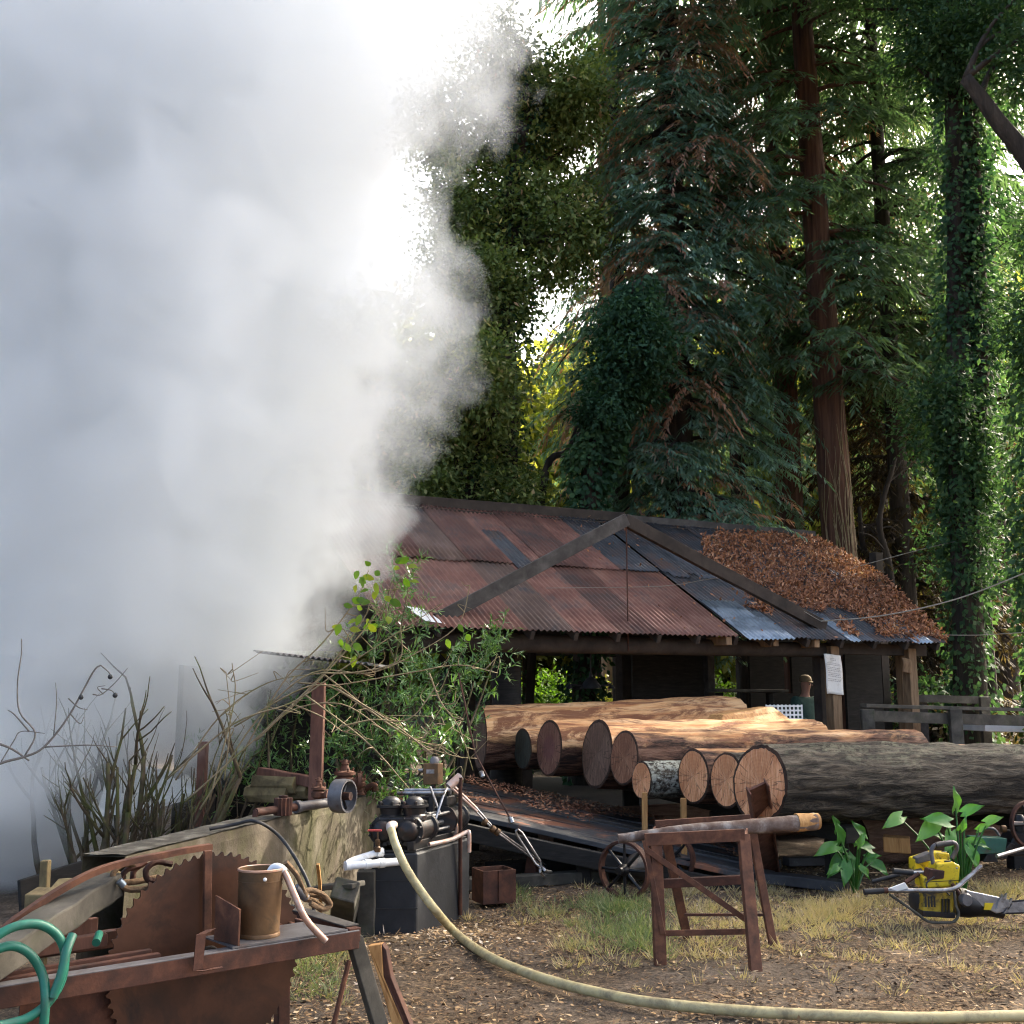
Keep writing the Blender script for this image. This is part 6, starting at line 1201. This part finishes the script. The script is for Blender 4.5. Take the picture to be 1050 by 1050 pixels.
# person in the shade
hp_ = sh(824, 700, 1.7); PM = Matrix.Translation(W_((hp_.x, 1.7, .2))) @ Matrix.Rotation(R(25) + R(12), 4, 'Z')
person = thing("person", "person in dark green jacket and tan cap standing in the shade of the shed", "person", mw=PM)
def skin(name, pts, edges, rad, m, parent, sub=2):
    me = bpy.data.meshes.new(name); me.from_pydata(pts, edges, []); o = bpy.data.objects.new(name, me); col.objects.link(o); me.materials.append(M[m])
    sk_ = o.modifiers.new("skin", 'SKIN'); sk_.use_smooth_shade = True
    for i, r_ in enumerate(rad): me.skin_vertices[0].data[i].radius = r_ if isinstance(r_, tuple) else (r_, r_)
    me.skin_vertices[0].data[0].use_root = True
    s_ = o.modifiers.new("sub", 'SUBSURF'); s_.levels = s_.render_levels = sub; _adopt(o, parent, True); return o
hs = 1.0
BP = [(0, 0, .95), (0, .0, 1.15), (0, 0, 1.35), (0, -.01, 1.47), (0, -.03, 1.56), (0, -.045, 1.66), (0, -.04, 1.74),
      (-.12, 0, .9), (-.13, -.01, .5), (-.13, .03, .1), (-.13, -.13, .04), (.12, 0, .9), (.13, -.01, .5), (.13, .03, .1), (.13, -.13, .04),
      (-.2, 0, 1.42), (-.29, -.04, 1.17), (-.2, -.25, 1.06), (-.13, -.33, 1.06), (.2, 0, 1.42), (.29, -.04, 1.17), (.2, -.25, 1.06), (.13, -.33, 1.06)]
BE = [(0, 1), (1, 2), (2, 3), (3, 4), (4, 5), (5, 6), (0, 7), (7, 8), (8, 9), (9, 10), (0, 11), (11, 12), (12, 13), (13, 14), (2, 15), (15, 16), (16, 17), (17, 18), (2, 19), (19, 20), (20, 21), (21, 22)]
BR_ = [(.15, .11), (.14, .10), (.15, .11), .065, .055, (.078, .095), (.07, .085), .09, .065, .045, .04, .09, .065, .045, .04, .075, .055, .042, .035, .075, .055, .042, .035]
skin("body", BP, BE, BR_, 'skin', person)
skin("jacket", [BP[0], BP[1], BP[2], (0, -.005, 1.46), BP[15], BP[16], BP[17], BP[19], BP[20], BP[21]], [(0, 1), (1, 2), (2, 3), (2, 4), (4, 5), (5, 6), (2, 7), (7, 8), (8, 9)], [(.19, .145), (.18, .14), (.185, .135), .085, .10, .08, .06, .10, .08, .06], 'jacket', person)
skin("trousers", [BP[0], BP[7], BP[8], BP[9], BP[11], BP[12], BP[13]], [(0, 1), (1, 2), (2, 3), (0, 4), (4, 5), (5, 6)], [(.165, .125), .108, .085, .07, .108, .085, .07], 'black', person)
cap = MB().lathe([(.098, 0), (.100, .03), (.088, .075), (.05, .105), (.0, .112)], (0, -.035, 1.715), Z, 22).build("cap", M['cap'], person, smooth=True, local=True); MB().prism([(-.085, -.10, 1.715), (-.06, -.19, 1.70), (.06, -.19, 1.70), (.085, -.10, 1.715)], Z, .008).build("brim", M['cap'], cap, local=True)
MB().lathe([(.0, 0), (.016, .01), (.012, .03), (.0, .045)], (0, -.165, 1.645), (0, .35, 1), 10).build("nose", M['skin'], person, smooth=True, local=True)
for sx_ in (-.032, .032): MB().lathe([(.0, -.008), (.009, -.004), (.009, .004), (.0, .008)], (sx_, -.138, 1.675), (0, 1, 0), 10).build("eye", M['black'], person, smooth=True, local=True)
for s_ in (-1, 1):
    for f_ in range(5):
        o_ = Vector((s_ * .13, -.33, 1.06)); d_ = Vector((-s_ * (.3 + .12 * f_), -.8, .16 - .1 * f_)).normalized() if f_ < 4 else Vector((-s_ * .7, -.3, .7)).normalized()
        ln_ = (.07, .08, .075, .06, .05)[f_]; MB().tube([o_ + d_ * .01, o_ + d_ * (ln_ * .6), o_ + d_ * ln_ + Vector((0, .005, -.014))], [.011, .010, .008], 7).build("finger", M['skin'], person, smooth=True, local=True)
# white lattice crate on a low stool
c0 = sh(798, 737.5, .15); c1 = sh(822, 724, .15); T = thing("plastic_crate", "white lattice plastic crate standing in front of the person", "crate", W_((c0.x, .15, c0.z)))
q = MB(SM); hh = c1.z - c0.z; ww = c1.x - c0.x
for yy in (.15, .40):
    for i in range(7): q.box((c0.x + ww * i / 6, yy, c0.z + hh / 2 + .01), (.022, .012, hh + .02))
    for k in (0, .33, .66, 1): q.box((c0.x + ww / 2, yy, c0.z + hh * k), (ww, .010, .024))
q.build("lattice", M['white'], T)
q = MB(SM).box((c0.x + ww / 2, .275, c0.z), (ww, .24, .012)); q.build("bottom", M['white'], T)
T = thing("stool", "dark wooden stool under the white lattice crate", "stool", W_((c0.x + ww / 2, .28, 0))); MB(SM).box((c0.x + ww / 2, .275, c0.z - .03), (ww + .06, .34, .04)).build("seat", M['darkwood'], T)
for i in (.05, ww - .05):
    for yy in (.15, .40): MB(SM).box((c0.x + i, yy, (c0.z - .05) / 2), (.04, .04, c0.z - .05)).build("leg", M['darkwood'], T)
# grey rail
T = thing("wooden_rail", "weathered grey timber rail running right from the shed corner", "fence", at(888, 745, 15.2))
def FR(px, py, Yd=15.2): return at(px, py, Yd)
ra_, rb_ = FR(885, 723.5), at(1110, 729.5, 16.6)
MB().bar(ra_, rb_, .14, .05, n=5, jit=.004).build("top_rail", M['oldwood'], T, bevel=.006); MB().bar(FR(890, 734), at(1110, 741, 16.6), .05, .15, n=4, jit=.004).build("middle_rail", M['oldwood'], T, bevel=.006)
for px, Yd in ((889, 15.15), (979, 15.7), (1070, 16.3)): 
    c = at(px, 728, Yd - .08); MB().bar((c.x, c.y, -.05), (c.x, c.y, c.z + .01), .17, .10, (0, 1, 0)).build("post", M['oldwood'], T, bevel=.006)
T = thing("back_rail", "second lower grey rail seen behind the front rail", "fence", at(975, 720, 18)); MB().bar(at(935, 716, 18), at(1014, 718, 18.4), .1, .12, n=3, jit=.004).build("rail", M['greytimber'], T, bevel=.006)
for px in (945, 1009): c = at(px, 718, 18.2); MB().bar((c.x, c.y, 0), (c.x, c.y, c.z + .05), .14, .1, (0, 1, 0)).build("post", M['greytimber'], T, bevel=.006)
tag(MB().prism([at(1010, 739, 17), at(1100, 743, 17), at(1100, 752, 17), at(1010, 750, 17)], (0, 1, 0), .9).build("pale_table", M['white'], bevel=.01), "pale flat topped box behind the grey rail at the right", "box")
for lab, pts, r_ in (("slack pale rope from the shed roof up to the right edge", [(842, 637, 15.5), (900, 632, 15.6), (960, 620, 15.8), (1010, 604, 16), (1080, 575, 16.2)], .0105), ("thin level wire from the shed's right corner to the right edge", [(958, 651, 16.5), (1010, 651, 16.6), (1080, 646, 16.8)], .007), ("thin wire passing in front of the red trunk to the ivy stems", [(838, 592, 18.6), (890, 578, 18.7), (950, 562, 18.8), (1020, 546, 18.9), (1080, 530, 19)], .008), ("fine wire crossing the roof sheets to the truss", [(560, 603, 14.2), (680, 601, 14.8), (760, 594, 15.2), (842, 637, 15.5)], .005)):
    tag(MB().tube(bez([at(*q) for q in pts], 6), r_, 6).build("rope" if r_ > .01 else "wire", M['wire'], smooth=True), lab, "rope" if r_ > .01 else "wire")

# ================================================================== SHRUBS AT THE LEFT
def twiggy(q, a, d, ln, r, depth, bend=.35, up=.1):
    pts = [Vector(a)]; d = Vector(d).normalized()
    for i in range(5):
        d = (d + Vector((random.uniform(-1, 1), random.uniform(-1, 1), random.uniform(-1, 1))) * bend * .35 + Vector((0, 0, up))).normalized(); pts.append(pts[-1] + d * ln / 5)
    q.tube(pts, [r, r * .45], 6)
    if depth:
        for i in range(random.randint(2, 4)):
            k = random.randint(1, 5); dd = (d + Vector((random.uniform(-1, 1), random.uniform(-1, 1), random.uniform(-.4, .8))) * .75).normalized(); twiggy(q, pts[k], dd, ln * random.uniform(.4, .7), r * .5, depth - 1, bend, up)
T = thing("bare_shrub", "bare mossy many stemmed shrub rising into the steam at the left", "shrub", at(140, 840, 10.0))
for i in range(30):
    px = random.gauss(140, 36); b = at(px, 830, random.uniform(9.5, 10.4)); b.z = random.uniform(.0, .1); q = MB()
    twiggy(q, b, ((px - 140) / 170 + random.uniform(-.15, .15), random.uniform(-.2, .2), 1), random.uniform(.65, 1.1), random.uniform(.016, .036), 2, .38, .04); q.build("stem", M['twig'], T, smooth=True, auto=False)
T = thing("dead_branch", "grey leafless branch with dried seed heads reaching out of the steam at the far left", "branch", at(30, 790, 7.4))
q = MB()
for pts, r_ in (([(-30, 800), (0, 783), (25, 776), (45, 766), (70, 735), (95, 690), (103, 682)], .011), ([(-20, 758), (8, 766), (30, 780)], .011), ([(25, 776), (36, 752), (20, 730), (18, 700), (22, 670), (22, 655)], .006), ([(30, 750), (15, 733), (8, 728)], .006), ([(103, 682), (112, 690), (113, 696)], .005), ([(45, 766), (90, 764), (120, 766)], .006), ([(72, 732), (82, 742), (86, 735)], .005), ([(95, 712), (104, 712), (118, 700), (131, 685)], .005), ([(106, 712), (100, 705), (108, 703)], .004), ([(104, 706), (114, 708), (118, 712)], .005), ([(55, 755), (58, 720), (57, 700)], .004), ([(70, 716), (80, 725), (90, 728)], .005), ([(0, 783), (14, 760), (22, 750), (46, 752)], .005)):
    q.tube(bez([at(x, y_, 7.4 + .002 * x) for x, y_ in pts], 5), [r_, r_ * .5], 6)
q.build("twig", M['greytwig'], T, smooth=True, auto=False)
for px, py in ((113, 694), (118, 713), (83, 715)): MB().lathe([(.0, -.018), (.013, -.012), (.017, 0), (.012, .012), (.004, .018), (.0, .02)], at(px, py, 7.5), Z, 9).build("seed_head", M['black'], T)
T = thing("arching_shrub", "tangle of pale arching canes with a few lime leaves before the evergreen bush", "shrub", at(300, 760, 9.0))
arcs = [[(170, 800), (240, 742), (300, 720), (345, 690), (390, 660), (440, 628)], [(190, 822), (250, 768), (310, 715), (370, 650), (400, 610), (412, 590)], [(205, 830), (262, 740), (320, 690), (380, 690), (430, 668), (470, 640), (482, 600)], [(240, 745), (310, 706), (350, 702), (420, 690), (470, 682), (510, 690)], [(305, 700), (340, 705), (380, 730), (430, 762), (465, 775), (490, 778)], [(312, 712), (350, 740), (375, 760), (395, 780), (412, 800), (425, 812), (445, 808), (460, 798)], [(330, 690), (360, 690), (400, 682), (412, 670), (410, 640)], [(300, 722), (330, 735), (348, 748), (356, 752)], [(270, 750), (330, 692), (372, 636), (380, 612)], [(330, 690), (420, 756), (450, 742), (486, 760)], [(350, 745), (382, 738), (420, 737), (450, 700)], [(345, 706), (400, 740), (440, 770), (432, 760), (455, 722)], [(250, 770), (290, 700), (330, 660), (365, 615), (378, 585)], [(230, 800), (236, 740), (232, 690)], [(180, 800), (225, 735), (275, 700), (330, 690)], [(440, 690), (452, 720), (470, 745), (485, 790)], [(215, 820), (240, 720), (238, 680)], [(262, 760), (300, 728), (350, 722), (390, 746), (398, 752)]]
for i, pts in enumerate(arcs):
    Yd = 8.9 + .12 * (i % 5); P = bez([at(x, y_, Yd + .001 * (x - 300)) for x, y_ in pts], 6); q = MB(); q.tube(P, [.0075, .0035], 7)
    for k in range(5):
        a = P[random.randint(len(P) // 3, len(P) - 1)]; q.tube(bez([a, a + Vector((random.uniform(-.1, .14), random.uniform(-.1, .1), random.uniform(-.06, .12))), a + Vector((random.uniform(-.16, .3), random.uniform(-.15, .1), random.uniform(-.1, .2)))], 4), [.005, .002], 5)
    q.build("cane", M['cane'], T, smooth=True, auto=False)
lp = [(372, 590), (378, 605), (365, 615), (380, 618), (370, 630), (388, 640), (366, 600), (385, 597), (410, 583), (418, 580), (415, 592), (376, 640), (358, 645), (394, 612), (350, 655), (360, 668), (478, 650), (458, 655), (463, 740), (470, 640), (380, 580), (390, 590), (362, 660), (345, 640), (352, 620), (398, 632), (368, 585)]
lp = lp + [(x + random.uniform(-9, 9), y_ + random.uniform(-9, 9)) for x, y_ in lp[:16]]
P = np.array([tuple(at(x, y_, 9.0 + random.uniform(-.2, .2))) for x, y_ in lp]); n = len(P)
oval_leaves("leaves", P, unit(n) * [1, .5, .7] + [0, 0, -.4], np.array([0, -1.0, .2]) + unit(n) * .6, rng.uniform(.07, .11, n), rng.uniform(.045, .07, n), rng.random(n), M['leaf_lime'], T)
T = thing("evergreen_bush", "large dark evergreen bush in front of the left end of the shed", "bush", at(430, 800, 10.6))
bb = [(at(px, py, Yd), (rx, .5, rz)) for px, py, Yd, rx, rz in ((400, 720, 10.4, .55, .55), (450, 700, 10.9, .45, .45), (430, 770, 10.2, .45, .35), (380, 780, 10.0, .55, .4), (482, 690, 11.0, .3, .25), (465, 745, 11, .28, .25), (395, 650, 10.8, .40, .35), (412, 600, 11.2, .22, .35), (360, 830, 9.9, .45, .25), (340, 740, 10.6, .45, .5), (290, 770, 10.8, .5, .4), (425, 820, 9.9, .35, .2), (505, 665, 11.0, .14, .1), (250, 790, 10.8, .4, .35))]
vol = np.array([b[1][0] * b[1][2] + .1 for b in bb]); vol /= vol.sum(); kc = 360; bi = rng.choice(len(bb), kc, p=vol)
Cc = np.array([tuple(b[0]) for b in bb])[bi] + unit(kc) * np.array([b[1] for b in bb])[bi] * (rng.random(kc) ** .4)[:, None]
dirs = unit(kc) * .7 + np.array([0.1, -.25, .35]); dirs /= np.linalg.norm(dirs, axis=1, keepdims=True); per = 24; i_ = np.repeat(np.arange(kc), per); N = len(i_); f = rng.random(N)[:, None]
X = Cc[i_] + dirs[i_] * f * .32; D = dirs[i_] * .5 + unit(N) * .9
leaves("foliage", X, D, np.array([0, -.2, 1.0]) + unit(N) * .7, rng.uniform(.06, .105, N), rng.uniform(.013, .022, N), np.repeat(rng.beta(2, 2, kc), per) * .75 + rng.random(N) * .25, M['leaf_bush'], T)
q = MB()
for i in range(46): a = at(random.uniform(300, 480), 880, random.uniform(10, 11)); a.z = 0; c = Vector(Cc[random.randint(0, kc - 1)]); q.tube(bez([a, a.lerp(c, .5) + Vector((random.uniform(-.2, .2), 0, .15)), c], 4), [.02, .006], 5)
q.build("stem", M['twig'], T, smooth=True, auto=False)["kind"] = "stuff"

# ================================================================== GRASS AND LITTER
def density(px, py, blobs_): return sum(a * math.exp(-((px - x) / sx_) ** 2 - ((py - y_) / sy_) ** 2) for x, y_, sx_, sy_, a in blobs_)
GB = [(640, 940, 40, 18, 1.1), (600, 928, 26, 8, .9), (655, 968, 38, 16, 1.0), (585, 975, 30, 10, .45), (715, 930, 40, 22, .7), (830, 940, 60, 14, .8), (800, 915, 40, 10, .5), (880, 925, 50, 12, .6), (970, 950, 50, 10, .5), (1030, 920, 40, 14, .9), (1030, 890, 30, 12, .6), (320, 1000, 22, 26, .9), (340, 975, 16, 14, .6), (530, 915, 12, 8, 1.0), (700, 985, 60, 10, .35), (950, 975, 90, 16, .25), (760, 960, 60, 22, .35), (700, 1010, 90, 10, .15), (1000, 1010, 60, 8, .2), (560, 935, 60, 8, .3)]
GG = [(640, 945, 45, 30, 1.0), (600, 930, 40, 14, .8), (320, 1000, 40, 40, 1.1), (530, 915, 20, 14, 1.2), (655, 970, 40, 20, .7), (1040, 890, 30, 20, .5)]
Pg = []; Tg = []; Hg = []; Og = []; ntuft = 0
while ntuft < 1150:
    px, py = random.uniform(280, 1075), random.uniform(905, 1070); p = gnd(px, py, -.02)
    if random.random() < (p.y / 11) ** 3 and random.random() < density(px, py, GB) * (.5 + 1.1 * mnoise.noise(Vector((p.x * 3, p.y * 3, 1)))):
        ntuft += 1; gr = min(1, density(px, py, GG)); t0 = .88 - .66 * gr + random.gauss(0, .14); h0 = random.uniform(.05, .17) * (.6 + .5 * min(1, density(px, py, GB))); sp = random.uniform(.03, .09)
        for k in range(random.randint(8, 22)):
            a_, r_ = random.uniform(0, 6.283), sp * math.sqrt(random.random()); x, y = p.x + math.cos(a_) * r_, p.y + math.sin(a_) * r_
            Pg.append((x, y, gz(x, y) - .01)); Tg.append(t0 + random.gauss(0, .1)); Hg.append(h0 * random.uniform(.5, 1.2)); lean = random.uniform(.2, 1.6); Og.append((math.cos(a_) * lean, math.sin(a_) * lean, 1.0))
Pg = np.array(Pg); n = len(Pg); Dg = np.array(Og) + unit(n) * .35
gl = leaves("grass", Pg, Dg, unit(n) * [1, 1, .1] + [0, -.3, 0], np.array(Hg), rng.uniform(.004, .0085, n), np.array(Tg), M['grass'], shape=.35)
tag(gl, "tufts of green and straw coloured grass in the yard", "grass", kind="stuff")
Pl = []; Sl = []
while len(Pl) < 52000:
    px, py = random.uniform(250, 1080), random.uniform(880, 1075); p = gnd(px, py, -.02); w_ = (p.y / 11) ** 3
    if random.random() < w_ and mnoise.noise(Vector((p.x * 1.1, p.y * 1.1, 4))) + .5 * mnoise.noise(Vector((p.x * 4, p.y * 4, 9))) > random.uniform(-.75, .35): Pl.append((p.x, p.y, gz(p.x, p.y) + random.uniform(.002, .016)))
Pl = np.array(Pl); n = len(Pl); long_ = rng.random(n) < .55
tn = np.clip(rng.beta(1.6, 1.9, n) + np.array([.32 * mnoise.noise(Vector((p[0] * .8, p[1] * .8, 6))) for p in Pl]), 0, 1)
ll = leaves("leaf_litter", Pl, unit(n) * [1, 1, .18], np.array([0, 0, 1.0]) + unit(n) * .55, np.where(long_, rng.uniform(.03, .10, n), rng.uniform(.015, .05, n)), np.where(long_, rng.uniform(.003, .007, n), rng.uniform(.010, .026, n)), tn, M['litter'])
tag(ll, "scattered straw, chips and dead leaves over the yard earth", "litter", kind="stuff")
